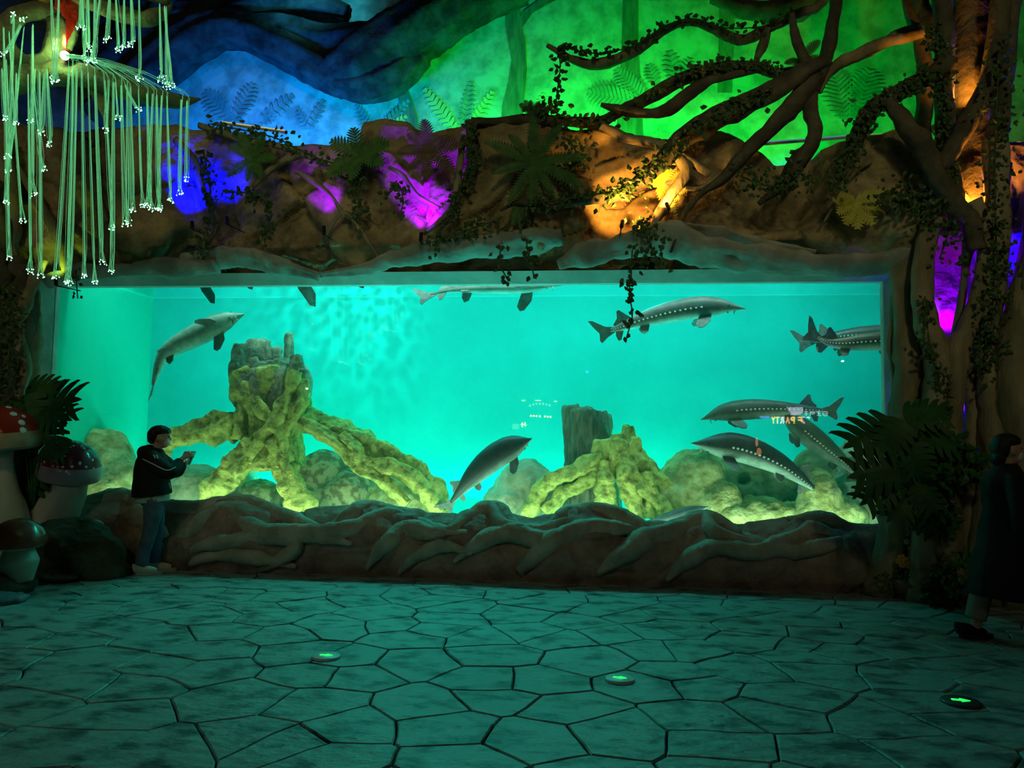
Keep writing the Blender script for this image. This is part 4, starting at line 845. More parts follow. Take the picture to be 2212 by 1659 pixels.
# hanging bundles: (route of px points to the drop, end x, end y, strands)
LZ = 2.676
FB = []
def drop(route, xb, yb, n=10, sp=7): FB.append((route, xb, yb, n, sp))
for x0, y0, xb, yb in [(8, 60, 20, 560), (30, 40, 12, 440), (20, 70, 50, 480), (60, 160, 65, 590), (85, 155, 88, 600), (52, 60, 17, 375), (75, 150, 66, 265), (5, 150, 13, 258), (35, 160, 34, 268), (95, 160, 90, 290), (100, 150, 108, 315), (70, 165, 93, 368), (12, 130, 17, 340), (72, 55, 73, 425),
                       (45, 55, 8, 120), (25, 50, 30, 35), (52, 40, 50, 45)]:
    drop([(x0, y0)], xb, yb)
for x0, xb, yb in [(150, 120, 605), (158, 144, 612), (166, 150, 615), (176, 183, 600), (190, 204, 612), (205, 222, 570), (226, 243, 495), (245, 242, 590), (262, 270, 490), (282, 288, 458), (300, 310, 448), (318, 328, 456), (338, 345, 452), (360, 368, 437), (392, 388, 420), (405, 404, 390), (270, 300, 240), (250, 255, 258), (235, 228, 285), (330, 318, 446), (350, 342, 458), (275, 277, 485)]:
    yy = float(np.interp(x0, [140, 230, 310, 410], [128, 158, 186, 205]))
    drop([(142, 120), (142+(x0-142)*0.5, 112+(yy-118)*0.35), (x0-6, yy-6), (x0, yy+14)], xb, yb)
for x0, xb, yb in [(190, 192, 110), (205, 205, 135), (218, 196, 140), (238, 232, 90), (250, 258, 110), (175, 174, 62), (300, 302, 175), (345, 350, 175), (358, 360, 190), (268, 268, 108), (128, 120, 175), (110, 118, 178), (355, 372, 186), (282, 286, 100), (178, 185, 130)]:
    yt = float(np.interp(x0, [170, 300, 360], [-25, -15, 18])) if x0 > 150 else -20
    drop([(x0, yt)], xb, yb, 12, 9)
FB.sort(key=lambda f: (f[1], f[2]))
mfs = M('fiber_strand', (0.3, 0.6, 0.4), 0.3, emit=(0.14, 0.66, 0.27), estr=0.5)
mft = M('fiber_tip', (0.8, 1, 0.9), 0.3, emit=(0.40, 1.0, 0.62), estr=3.2)
mfs.cycles.emission_sampling = 'NONE'; mft.cycles.emission_sampling = 'NONE'
rng = random.Random(3)
for bi, (route, xb, yb, n, sp) in enumerate(FB):
    Yz = YF-0.10-rng.uniform(0, 0.25); base = P(xb, yb, Yz); k = mpp(base)
    t = thing('fiber_bundle', 'glowing green fibre strand bundle, %s from the left in the curtain' % ordinal(bi), 'fiber strand', base, 'hanging fibre strands')
    b = MB(); tp = MB(); x0, y0 = route[-1]
    for s_ in range(n):
        jx, jy = rng.gauss(0, 2.2), rng.gauss(0, 2.0); a = rng.uniform(0, 2*PI); r = rng.uniform(.3, 1)**.5*sp*1.2; dz = rng.uniform(-0.3, 1.0)*sp*1.3
        Yo = Yz+rng.gauss(0, .01)
        pts = [P(q[0]+jx*.5, q[1]+jy, Yo) for q in (route if s_ < 2 else route[-1:])]
        pts += [P(x0+(xb-x0)*.35+jx, y0+(yb-y0)*.4, Yo), P(x0+(xb-x0)*.8+jx*1.3, y0+(yb-y0)*.85, Yo), P(xb+math.cos(a)*r, yb-dz, Yo+math.sin(a)*r*k)]
        b.tube([(*p, 0.42*k) for p in pts], 9, 3, cap=False); tp.ell(pts[-1], (1.3*k, 1.3*k, 1.3*k), 6, 4)
    tag(b.build('strands', mfs, t), kind='stuff'); tag(tp.build('light_tips', mft, t), kind='stuff')

# ------------------------------------------------------------------ mushrooms and boulder at the left
m_cap = M('mushroom_cap_red', (0.34, 0.018, 0.014), 0.25, (0.45, 0.035, 0.02), 2.0, coat=0.5)
m_cap2 = M('mushroom_cap_maroon', (0.22, 0.02, 0.05), 0.25, (0.32, 0.035, 0.06), 2.0, coat=0.5)
m_cap3 = M('mushroom_cap_brown', (0.26, 0.04, 0.025), 0.3, (0.36, 0.07, 0.04), 4.0, coat=0.4)
m_stem = M('mushroom_stem', (0.58, 0.55, 0.48), 0.45, (0.66, 0.62, 0.54), 3.0, 0.2, 9.0)
m_rim = M('mushroom_cap_underside', (0.62, 0.56, 0.46), 0.4)
m_spot = M('mushroom_spot', (0.85, 0.88, 0.86), 0.35)
yb2_ = PZ(30, 1295).y+0.3
def mushroom(label, cap, stem, Y, lean, m1, spots, seed, ground=False, m2=None):
    """cap: px centre of rim plane, half width px, height px; stem: px path"""
    cx, cyy, hw, ht = cap; c = P(cx, cyy, Y); k = mpp(c); R, Hh = hw*k, ht*k
    ax = V((math.sin(lean), -0.12, math.cos(lean))).normalized(); sx = V((0, 1, 0)).cross(ax).normalized(); sy = ax.cross(sx)
    st = pxpath([(*q, Y) for q in stem]);
    if ground: st.append((st[-1][0], st[-1][1], 0.0, st[-1][3]*1.05))
    t = thing('mushroom', label, 'mushroom', V(st[-1][:3]))
    prof = [(0.0, 1.0), (0.25, 0.97), (0.5, 0.86), (0.72, 0.68), (0.88, 0.45), (0.97, 0.2), (1.0, 0.02), (0.98, -0.10)]
    low = [(0.98, -0.10), (0.92, -0.18), (0.75, -0.16), (0.4, -0.08), (0.1, 0.0)]
    def lathe(pr, nm, m, par):
        b = MB(); n = 28; vs = []
        for r, h in pr:
            for j in range(n):
                a = 2*PI*j/n; vs.append(c+sx*(math.cos(a)*R*r)+sy*(math.sin(a)*R*r)+ax*(Hh*h))
        b.add(vs, [(i*n+j, i*n+(j+1) % n, (i+1)*n+(j+1) % n, (i+1)*n+j) for i in range(len(pr)-1) for j in range(n)]); return b.build(nm, m, par)
    cp = lathe(prof[:5]+[(0.945, 0.30)], 'cap', m1, t); lathe([(0.945, 0.30), (0.975, 0.19)]+prof[6:], 'cap_rim', m2 or m1, t); lathe(low, 'gills', m_rim, t)
    b = MB(); b.tube(st, 20, 18, 0.03, 9, 0.0, 0.05, 3.0); b.build('stem', m_stem, t)
    rg = random.Random(seed)
    for q in range(spots[0]):
        a = rg.uniform(-PI, 0) if q % 4 else rg.uniform(0, PI); hh = rg.uniform(0.1, 0.98); r = float(np.interp(hh, [0.02, .2, .45, .68, .86, .97, 1], [1, .97, .88, .72, .5, .25, 0]))
        p = c+sx*(math.cos(a)*R*r)+sy*(math.sin(a)*R*r)+ax*(Hh*hh); nr = (sx*(math.cos(a)*r/R)+sy*(math.sin(a)*r/R)+ax*(hh/Hh)).normalized()
        rot = nr.to_track_quat('Z', 'Y').to_matrix(); z = spots[1]*k*rg.uniform(.7, 1.2); b = MB(); b.ell(p, (z, z, z*.3), 10, 6, rot=rot); b.build('spot', m_spot, cp)
    return t
mushroom('large red mushroom with big white spots at the left edge', (-6, 952, 92, 78), [(5, 962, 44), (10, 1000, 34), (14, 1060, 50), (18, 1110, 76), (20, 1190, 90)], -0.95, 0.0, m_cap, (30, 7), 2, True, M('mushroom_cap_beige', (0.50, 0.34, 0.22), 0.3, (0.58, 0.42, 0.28), 3.0, coat=0.4))
mushroom('leaning maroon mushroom with many small white dots', (150, 1022, 64, 72), [(160, 1030, 60), (148, 1062, 74), (128, 1095, 90), (112, 1125, 100), (108, 1165, 100)], -0.55, 0.16, m_cap2, (75, 2.8), 3, False, M('mushroom_cap_mauve', (0.34, 0.26, 0.36), 0.3, (0.42, 0.34, 0.42), 3.0, coat=0.4))
mushroom('small brown mushroom with a bulbous stem', (38, 1168, 56, 48), [(36, 1170, 44), (40, 1190, 62), (42, 1215, 78), (44, 1236, 60), (44, 1256, 46)], yb2_-0.02, 0.06, m_cap3, (0, 3), 4)
mushroom('tiny pale spotted mushroom peeking over the boulder', (205, 1150, 24, 28), [(205, 1150, 16), (203, 1180, 20), (200, 1225, 24)], -0.5, 0.25, M('mushroom_cap_pale', (0.5, 0.6, 0.62), 0.3, coat=0.4), (14, 1.6), 5)
yb_ = PZ(165, 1258).y+0.45
m_bould = M('dark_boulder', (0.05, 0.055, 0.04), 0.9, (0.10, 0.10, 0.075), 4.0, 0.9, 14.0, detail=8)
def gblob(label, blobs, mat, seed, name='boulder', cat='boulder', voxel=0.02):
    b = MB()
    for px, py, rx, ry, Y, dep in blobs:
        p = P(px, py, Y); k = mpp(p); b.ell(p, (rx*k, dep, ry*k), 16, 10, 0.12, 2.0, seed=seed)
    vs, fs = fuse(b, voxel, 3, pits(0.06, 2.6, seed)); vs[:, 2] = np.maximum(vs[:, 2], -0.005); return tag(raw(name, vs, fs, mat), label, cat)
gblob('dark mossy boulder between the mushrooms and the person', [(150, 1190, 84, 74, yb_, 0.4), (205, 1210, 64, 56, yb_-0.05, 0.4), (110, 1225, 70, 50, yb_-0.1, 0.4), (235, 1240, 40, 30, yb_-0.1, 0.3)], m_bould, 21)
yb2 = PZ(30, 1295).y+0.3
gblob('dark low stone carrying the small brown mushroom', [(22, 1268, 46, 34, yb2, 0.3), (-20, 1270, 50, 36, yb2, 0.3)], m_bould, 22)
gblob('flat bluish stone at the bottom left edge', [(12, 1290, 46, 14, yb2-0.35, 0.22)], M('bluish_stone', (0.16, 0.18, 0.24), 0.6, (0.26, 0.28, 0.34), 6.0, 0.3, 12.0), 23)
gblob('low dark slab lying before the mossy boulder', [(130, 1245, 50, 14, yb_-0.42, 0.2)], m_bould, 24)
# ------------------------------------------------------------------ monstera plants
def monstera_leaf(par, c, tipdir, face, L, seed):
    """split leaf: fingers either side of a midrib"""
    rg = random.Random(seed); ax = V(tipdir).normalized(); f = V(face); f = (f-ax*f.dot(ax)).normalized(); sd = ax.cross(f); b = MB(); c = V(c)
    def pt(x, y): return c+ax*(x*L)+sd*(y*L)-f*(0.22*abs(y)**1.6*L+0.12*x*x*L)
    n = 5
    for sg in (-1, 1):
        for i in range(n):
            t0 = i/n; st = 0.94/n; x0 = -0.06+0.94*t0; x1 = x0+st*1.02; wd = 0.60*math.sin(PI*(0.28+0.58*t0))**0.6; bd = 0.10+0.22*t0
            a_ = [pt(x0, 0), pt(x1, 0), pt(x1+bd*.35, sg*wd*.5), pt(x0+bd*.35, sg*wd*.5), pt(x1+bd*.7-st*.10, sg*wd*.82), pt(x0+bd*.7+st*.14, sg*wd*.82), pt(x1+bd-st*.22, sg*wd*.97), pt(x0+bd+st*.36, sg*wd)]
            b.add(a_, [(0, 1, 2, 3), (3, 2, 4, 5), (5, 4, 6, 7)])
    b.add([pt(0.86, -.10), pt(0.86, .10), pt(1.02, .05), pt(1.10, 0), pt(1.02, -.05)], [(0, 1, 2, 3, 4)])
    o = b.build('leaf', m_mon, par, smooth=False)
    return o
def monstera(label, base, leaves, seed):
    t = thing('monstera_plant', label, 'plant', base); rg = random.Random(seed)
    for i, (x, y, tx, ty, Lp, Y) in enumerate(leaves):
        c = P(x, y, Y); tp = P(tx, ty, Y-0.05); k = mpp(c); d = tp-c
        monstera_leaf(t, c, d+V((0, rg.uniform(-.1, .1)*d.length, 0)), (rg.uniform(-.4, .4), -1, rg.uniform(.2, .9)), Lp*k*1.18, seed*100+i)
        b = MB(); m_ = (c+V(base))/2+V((0, 0, 0.25*(c-V(base)).length)); b.tube([(*base, .014), (*m_, .011), (*c, .008)], 10, 5); b.build('stalk', m_mon, t)
pb = P(2000, 1130, -1.0); monstera('monstera with split leaves in front of the right window end', pb, [(1925, 915, 1838, 955, 88, -1.15), (1950, 912, 1915, 965, 66, -1.25), (1955, 893, 2010, 888, 70, -1.1), (1938, 1008, 1862, 1024, 82, -1.2), (1925, 1040, 1872, 1078, 66, -1.12), (1965, 1070, 1930, 1110, 60, -1.15), (1990, 935, 2050, 950, 66, -1.15), (1985, 1045, 2015, 1090, 58, -1.15), (1968, 960, 1985, 1005, 56, -1.25)], 5)
pb = P(70, 1110, -0.75); monstera('monstera with split leaves behind the mushrooms', pb, [(70, 870, 148, 858, 84, -0.75), (90, 885, 140, 900, 62, -0.8), (30, 850, -30, 830, 80, -0.7), (50, 858, 60, 905, 76, -0.82), (88, 905, 105, 980, 66, -0.85), (95, 968, 150, 975, 46, -1.0), (75, 985, 60, 1040, 70, -0.75), (95, 1010, 75, 1060, 64, -0.7), (20, 870, 10, 900, 80, -0.8), (60, 840, 110, 845, 60, -0.7)], 6)
# ------------------------------------------------------------------ flower pot and low planting at the right
def bush(label, c, R, n, mat, seed, name='leafy_plant', size=0.07, cat='plant', extra=None):
    rg = random.Random(seed); t = thing(name, label, cat, V(c)-V((0, 0, R))); b = MB(); st = MB()
    for i in range(n):
        d = V((rg.gauss(0, 1), rg.gauss(0, 1), rg.gauss(0, .8))).normalized()*R*rg.uniform(.3, 1)**.5; leaf_at(b, V(c)+d, size*rg.uniform(.7, 1.4), rg, V((rg.uniform(-1, 1), -1, rg.uniform(-.2, 1))).normalized())
    for i in range(8):
        d = V((rg.gauss(0, 1), rg.gauss(0, 1), rg.uniform(.2, 1))).normalized()*R*.8; st.tube([(*(V(c)-V((0, 0, R))), .008), (*(V(c)+d), .004)], 4, 4)
    tag(b.build('leaves', mat, t, smooth=False), kind='stuff'); tag(st.build('stems', m_bark, t), kind='stuff'); return t
yp = PZ(1965, 1298).y+0.12
pc = P(1968, 1292, yp); k = mpp(pc)
fp = thing('flower_pot', 'brown round pot with green foliage and orange flowers', 'plant pot', (pc.x, pc.y, 0.0))
b = MB(); b.tube([(pc.x, pc.y, 0.0, 24*k), (pc.x, pc.y, 0.06, 32*k), (pc.x, pc.y, 0.14, 38*k), (pc.x, pc.y, 0.19, 36*k), (pc.x, pc.y, 0.2, 33*k)], 14, 18); b.build('pot', M('terracotta', (0.20, 0.12, 0.09), 0.7, (0.28, 0.17, 0.12), 5.0, 0.3, 12.0), fp)
rg = random.Random(8); b = MB(); c = P(1960, 1250, yp)
for i in range(420):
    d = V((rg.gauss(0, .42)*58*k, rg.gauss(0, .4)*34*k, rg.gauss(0, .4)*32*k)); leaf_at(b, c+d, 10*k*rg.uniform(.6, 1.3), rg)
tag(b.build('foliage', m_fern, fp, smooth=False), kind='stuff')
def flower(px, py, Y, r, mat, nm='flower'):
    p = P(px, py, Y); kk = mpp(p); b = MB()
    for q in range(5):
        a = q*2*PI/5; b.ell(p+V((math.cos(a)*r*kk*.6, -0.01, math.sin(a)*r*kk*.6)), (r*kk*.5, r*kk*.3, r*kk*.5), 8, 5)
    o = b.build(nm, mat, fp); return o
m_of = M('orange_petal', (0.75, 0.33, 0.05), 0.5); m_rf = M('rust_petal', (0.42, 0.12, 0.05), 0.5); m_wf = M('white_petal', (0.6, 0.6, 0.55), 0.5)
for a, c_, r, m_ in [(1948, 1207, 10, m_of), (1957, 1213, 10, m_of), (1950, 1218, 9, m_of), (1966, 1221, 9, m_of), (1940, 1212, 7, m_of), (1978, 1222, 9, m_rf), (1970, 1215, 7, m_rf)]: flower(a, c_, yp-0.1, r, m_)
for a, c_ in [(1962, 1152), (1958, 1170), (1974, 1168), (1966, 1185), (1980, 1192), (1956, 1140), (1985, 1160)]: flower(a, c_, yp-0.02, 6, m_wf, 'white_blossom')
b = MB()
for a, c_ in [(1962, 1150), (1966, 1185), (1950, 1210), (1976, 1220), (1980, 1190)]:
    p = P(a, c_, yp-0.04); b.tube([(pc.x, pc.y, 0.2, .006), (*p, .004)], 5, 4)
tag(b.build('flower_stems', m_fern, fp), kind='stuff')
bush('dim green shrub behind the passer-by at the root foot', P(2085, 1245, -0.95), 0.28, 260, m_fern, 31)
bush('dark shrub under the monstera', P(2015, 1110, -0.95), 0.22, 200, m_mon, 32, size=0.09)
bush('dark low shrub beside the flower pot', P(2045, 1275, -1.0), 0.2, 180, m_leaf, 33)
bush('dark leafy clump below the purple root niche', P(2060, 1000, -1.0), 0.3, 240, m_mon, 34, size=0.10)
# ------------------------------------------------------------------ floor markers
def marker(label, px, py, R, rot, pale):
    c = PZ(px, py, 0.004); t = thing('floor_marker', label, 'floor light', (c.x, c.y, 0.0), 'arrow lights in the floor')
    b = MB(); n = 40; vs = []
    for r, z in ((R, 0.0), (R, 0.010), (R*.93, 0.016), (0.001, 0.016)):
        vs += [(c.x+math.cos(2*PI*j/n)*r, c.y+math.sin(2*PI*j/n)*r, z) for j in range(n)]
    b.add(vs, [(i*n+j, i*n+(j+1) % n, (i+1)*n+(j+1) % n, (i+1)*n+j) for i in range(3) for j in range(n)]); b.build('disc', M('marker_steel', (0.86, 0.93, 0.91), 0.35, metal=0.0) if pale else M('marker_dark', (0.06, 0.07, 0.07), 0.4), t)
    b = MB(); ca, sa = math.cos(rot), math.sin(rot)
    sh = [(-.46, .10), (-.02, .10), (-.02, .28), (.46, 0), (-.02, -.28), (-.02, -.10), (-.46, -.10)]
    b.poly([V((c.x+(x*ca-y*sa)*R, c.y+(x*sa+y*ca)*R, 0.018)) for x, y in sh], 0.004, (0, 0, 1)); b.build('arrow', M('marker_glow', (0.1, 0.8, 0.2), 0.4, emit=(0.02, 1.0, 0.12), estr=1.3), t, smooth=False)
marker('round floor light with green arrow left of centre', 705, 1419, 0.102, 0.0, True)
marker('round floor light with green arrow right of centre', 1339, 1468, 0.098, -0.15, True)
marker('dark floor light with green arrow at far right', 2076, 1517, 0.115, -0.15, False)
# ------------------------------------------------------------------ people
m_skin = M('skin', (0.50, 0.32, 0.23), 0.5); m_hair = M('black_hair', (0.012, 0.012, 0.012), 0.45, bump=0.4, bscale=60.0)
m_jack = M('black_jacket', (0.012, 0.012, 0.013), 0.75, bump=0.3, bscale=18.0); m_white = M('white_cloth', (0.62, 0.62, 0.62), 0.7)
m_jean = M('blue_jeans', (0.10, 0.15, 0.24), 0.85, (0.15, 0.21, 0.31), 8.0, 0.3, 60.0); m_shoe = M('white_shoe', (0.85, 0.85, 0.83), 0.5)
m_coat = M('black_coat', (0.010, 0.010, 0.012), 0.85, bump=0.3, bscale=9.0); m_bshoe = M('black_shoe', (0.01, 0.01, 0.01), 0.4)
class Fig:
    """local frame: x forward, y left, z up, scaled and turned onto the floor"""
    def __init__(s, label, foot, yaw, sc):
        s.o = V((foot.x, foot.y, 0)); s.c = math.cos(yaw); s.s = math.sin(yaw); s.k = sc; s.t = thing('person', label, 'person', s.o)
    def w(s, p): return s.o+V(((p[0]*s.c-p[1]*s.s)*s.k, (p[0]*s.s+p[1]*s.c)*s.k, p[2]*s.k))
    def tube(s, b, pts, n=12, sides=14, **kw): b.tube([(*s.w(p), p[3]*s.k) for p in pts], n, sides, **kw)
    def ell(s, b, c, r):
        rot = Matrix(((s.c, -s.s, 0), (s.s, s.c, 0), (0, 0, 1))); b.ell(s.w(c), [q*s.k for q in r], 18, 12, rot=rot)
    def put(s, b, name, mat, voxel, smooth=4, disp=None, parent=None):
        vs, fs = fuse(b, voxel, smooth, disp); return raw(name, vs, fs, mat, parent or s.t)
def head(F, b, hx, hz):
    F.ell(b, (hx, 0, hz), (.098, .076, .108)); F.ell(b, (hx+.032, 0, hz-.075), (.058, .054, .055)); F.ell(b, (hx+.098, 0, hz-.025), (.018, .013, .024))
    F.ell(b, (hx+.088, 0, hz-.078), (.014, .024, .012)); F.ell(b, (hx+.082, 0, hz+.022), (.016, .05, .012))
    for sg in (-1, 1): F.ell(b, (hx-.012, sg*.078, hz-.02), (.024, .012, .034))
def eyes(F, hx, hz):
    for sg in (-1, 1):
        b = MB(); F.ell(b, (hx+.086, sg*.03, hz+.004), (.010, .013, .008)); b.build('eye', m_eye, F.t)
def hand(F, b, w_, pal, fdir, curl, sg):
    """palm ellipsoid, four fingers and a thumb from the side of the palm"""
    w_, pal, fdir, curl = V(w_), V(pal), V(fdir).normalized(), V(curl).normalized(); side = fdir.cross(curl).normalized()
    F.tube(b, [(*w_, .026), (*w_.lerp(pal, .5), .030), (*pal, .030)], 6, 10); F.ell(b, pal, (.036, .030, .030))
    for i, ln in enumerate((.062, .074, .070, .054)):
        r0 = pal+side*(i-1.5)*.019+fdir*.018; r1 = r0+fdir*ln*.5+curl*.004; r2 = r1+(fdir*.55+curl*.8).normalized()*ln*.35; r3 = r2+(fdir*.1+curl).normalized()*ln*.3
        F.tube(b, [(*r0, .0095), (*r1, .0092), (*r2, .0085), (*r3, .0065)], 8, 7)
    r0 = pal+side*sg*.030-fdir*.008; F.tube(b, [(*r0, .012), (*(r0+side*sg*.016+fdir*.022+curl*.008), .011), (*(r0+side*sg*.012+fdir*.048+curl*.018), .008)], 7, 7)
# --- person with the phone
ft1 = PZ(325, 1238); kk = mpp(ft1); sc1 = 318*kk/1.66
F = Fig('person in black hooded jacket and jeans looking at a phone by the tank', ft1, 0.38, sc1)
b = MB(); head(F, b, .045, 1.535)
F.tube(b, [(-.01, 0, 1.30, .06), (.005, 0, 1.40, .056), (.03, 0, 1.48, .055)], 6); F.tube(b, [(0, 0, .86, .13), (0, 0, 1.05, .13), (-.02, 0, 1.25, .14), (-.01, 0, 1.36, .08)], 10)
for sg in (-1, 1):
    F.tube(b, [(-.02, sg*.17, 1.31, .05), (.19, sg*.20, 1.13, .042), (.285, sg*.085, 1.285, .028)], 12)
    hand(F, b, (.285, sg*.085, 1.285), (.325, sg*.055, 1.315), (.75, -sg*.15, .55), (.1, -sg*1, .1), 1)
    F.tube(b, [(0, sg*.09, .90, .10), (.01+.02*sg, sg*.1, .48, .055), (-.02+.05*sg, sg*.1, .07, .04)], 12)
    F.tube(b, [(-.04+.05*sg, sg*.1, .05, .04), (.12+.05*sg, sg*.1, .03, .03)], 5)
F.put(b, 'body', m_skin, .0085, 2); eyes(F, .045, 1.535)
b = MB()
F.tube(b, [(-.02, 0, .87, .215), (-.03, 0, .98, .205), (-.035, 0, 1.12, .19), (-.03, 0, 1.25, .18), (-.02, 0, 1.34, .13), (-.005, 0, 1.41, .085)], 16, 20)
for sg in (-1, 1):
    F.tube(b, [(-.04, sg*.13, 1.32, .09), (.03, sg*.22, 1.25, .092), (.17, sg*.235, 1.145, .088), (.225, sg*.19, 1.175, .078), (.272, sg*.105, 1.27, .05)], 16)
F.ell(b, (-.115, 0, 1.355), (.085, .12, .085)); F.ell(b, (-.07, 0, 1.40), (.07, .10, .05))
jk = F.put(b, 'jacket', m_jack, .014, 4, lambda p: 0.006*noise.noise(p*9))
b = MB(); F.tube(b, [(-.09, -.27, 1.29, .006), (.03, -.318, 1.235, .006), (.17, -.328, 1.17, .006), (.25, -.26, 1.20, .006)], 14, 6); b.build('sleeve_piping', m_white, jk)
for dx in (0, .028):
    b = MB(); F.tube(b, [(.02+dx, -.27, 1.335, .007), (.045+dx, -.30, 1.30, .007)], 4, 6); b.build('shoulder_stripe', m_white, jk)
b = MB(); F.tube(b, [(.165, -.10, 1.02, .006), (.185, -.10, .95, .006)], 4, 6); b.build('pocket_zip', m_white, jk)
b = MB(); F.tube(b, [(-.01, 0, .80, .182), (-.015, 0, .86, .186), (-.02, 0, .92, .18)], 8, 20, ridge=.02, rk=7); b.build('shirt_hem', m_white, F.t)
b = MB(); F.tube(b, [(0, 0, .90, .15), (0, 0, .82, .165), (0, 0, .76, .13)], 8, 16)
for sg in (-1, 1):
    F.tube(b, [(0, sg*.075, .84, .115), (.01, sg*.085, .68, .10), (.01+.02*sg, sg*.09, .48, .078), (-.02+.045*sg, sg*.095, .25, .072), (-.03+.05*sg, sg*.1, .11, .075)], 16)
F.put(b, 'jeans', m_jean, .012, 4, lambda p: 0.006*noise.noise(V((p.x*8, p.y*8, p.z*16))))
def shoe(F, x, y, m1, m2, yaw=0.0, L=.27):
    b = MB(); F.tube(b, [(x-.07, y, .07, .045), (x-.02, y, .075, .05), (x+.06, y, .058, .046), (x+.13, y, .045, .042), (x+L-.10, y, .04, .03)], 10, 12); F.tube(b, [(x-.04, y, .07, .048), (x-.035, y, .12, .05)], 4, 12)
    o = F.put(b, 'shoe', m1, .008, 3); b = MB(); pts = [(x+.09+math.cos(a)*L*.52, y+math.sin(a)*.052) for a in np.linspace(0, 2*PI, 20)[:-1]]
    b.add([F.w((p[0], p[1], .0)) for p in pts]+[F.w((p[0], p[1], .035)) for p in pts], [tuple(range(18, -1, -1)), tuple(range(19, 38))]+[(i, (i+1) % 19, 19+(i+1) % 19, 19+i) for i in range(19)]); b.build('sole', m2, o, smooth=False)
shoe(F, -.09, -.1, m_shoe, m_white); shoe(F, .035, .1, m_shoe, m_white)
b = MB(); F.ell(b, (.03, 0, 1.60), (.115, .092, .068)); F.ell(b, (-.025, 0, 1.55), (.078, .088, .085)); F.ell(b, (.10, 0, 1.598), (.055, .075, .035)); F.ell(b, (-.05, 0, 1.50), (.045, .07, .05)); F.put(b, 'hair', m_hair, .010, 2, lambda p: 0.004*noise.noise(p*40))
b = MB(); F.ell(b, (.105, 0, 1.475), (.043, .060, .052)); b.build('face_mask', m_white, F.t)
b = MB()
for sg in (-1, 1): F.tube(b, [(.10, sg*.056, 1.50, .003), (.05, sg*.082, 1.52, .003), (.025, sg*.088, 1.515, .003)], 6, 4)
b.build('mask_loops', m_white, F.t)
# the phone
pc_ = F.w((.372, 0.0, 1.295)); ph = thing('phone', 'phone with a pale patterned case held up by the person', 'phone', pc_)
fx = V((F.c, F.s, 0)); lf = V((-F.s, F.c, 0)); nb = (fx*.80-V((0, 0, 1))*.42-lf*.42).normalized(); upp = (V((0, 0, 1))-nb*nb.z).normalized(); rr_ = upp.cross(nb)
def slab(nm, hw, hh, th, off, mat, par):
    b = MB(); b.poly([pc_+nb*off+rr_*x+upp*y for x, y in ((-hw, -hh*.9), (-hw*.85, -hh), (hw*.85, -hh), (hw, -hh*.9), (hw, hh*.9), (hw*.85, hh), (-hw*.85, hh), (-hw, hh*.9))], th, nb); return b.build(nm, mat, par, smooth=False)
cs_ = slab('case', .042, .086, .010, 0, M('phone_case', (0.55, 0.57, 0.60), 0.4, (0.15, 0.16, 0.18), 30.0, ramp=(0.5, 0.56)), ph)
slab('screen', .038, .080, .002, -.0065, M('phone_screen', (0.1, 0.1, 0.1), 0.2, emit=(0.9, 0.95, 1.0), estr=2.2), ph); slab('camera_bump', .014, .014, .004, .007, m_metal, cs_)
# --- passer-by at the right edge
ft2 = PZ(2185, 1385); kk = mpp(ft2); sc2 = 445*kk/1.66
F = Fig('passer-by in a long black coat and white mask at the right edge', ft2, 0.12, sc2)
b = MB(); head(F, b, .02, 1.545)
F.tube(b, [(-.02, 0, 1.30, .06), (-.005, 0, 1.40, .055), (.01, 0, 1.48, .054)], 6); F.tube(b, [(0, 0, .86, .13), (0, 0, 1.05, .12), (-.01, 0, 1.25, .13), (-.01, 0, 1.36, .08)], 10)
for sg in (-1, 1):
    F.tube(b, [(-.01, sg*.17, 1.32, .05), (-.03+.05*sg, sg*.22, 1.06, .04), (.08+.06*sg, sg*.22, .84, .028)], 12)
    hand(F, b, (.08+.06*sg, sg*.22, .84), (.11+.06*sg, sg*.22, .79), (.3, 0, -.95), (.5, -sg*.7, 0), 1)
    F.tube(b, [(0, sg*.09, .90, .10), (.10*sg*-1, sg*.09, .48, .058), (-.24*sg, sg*.09, .08, .038)], 12); F.tube(b, [(-.26*sg, sg*.09, .05, .038), (-.10-.24*sg+.2, sg*.09, .03, .03)], 5)
F.put(b, 'body', m_skin, .0095, 2); eyes(F, .02, 1.545)
b = MB(); F.tube(b, [(0, 0, .36, .31), (0, 0, .60, .27), (0, 0, .86, .215), (-.01, 0, 1.08, .17), (-.01, 0, 1.26, .175), (0, 0, 1.36, .12), (0, 0, 1.43, .075)], 20, 22, ridge=.03, rk=7)
for sg in (-1, 1): F.tube(b, [(-.01, sg*.13, 1.33, .085), (-.02+.03*sg, sg*.22, 1.16, .082), (0+.05*sg, sg*.245, 1.0, .08), (.07+.06*sg, sg*.235, .86, .07)], 14)
F.put(b, 'coat', m_coat, .016, 4, lambda p: 0.010*noise.noise(p*6))
b = MB(); F.tube(b, [(0, 0, .86, .13), (0, 0, .74, .13)], 4, 14)
for sg in (-1, 1): F.tube(b, [(0, sg*.08, .80, .11), (-.09*sg, sg*.09, .55, .09), (-.16*sg, sg*.09, .42, .085), (-.20*sg, sg*.09, .28, .085), (-.235*sg, sg*.09, .15, .08)], 12, 14, ridge=.03, rk=5)
F.put(b, 'trousers', M('grey_trousers', (0.26, 0.24, 0.22), 0.8), .014, 3)
shoe(F, .14, -.09, m_bshoe, m_bshoe); shoe(F, -.32, .09, m_bshoe, m_bshoe)
b = MB(); F.ell(b, (.005, 0, 1.61), (.11, .09, .065)); F.ell(b, (-.05, 0, 1.55), (.075, .088, .095)); F.ell(b, (-.07, 0, 1.47), (.05, .075, .07)); F.put(b, 'hair', m_hair, .011, 2)
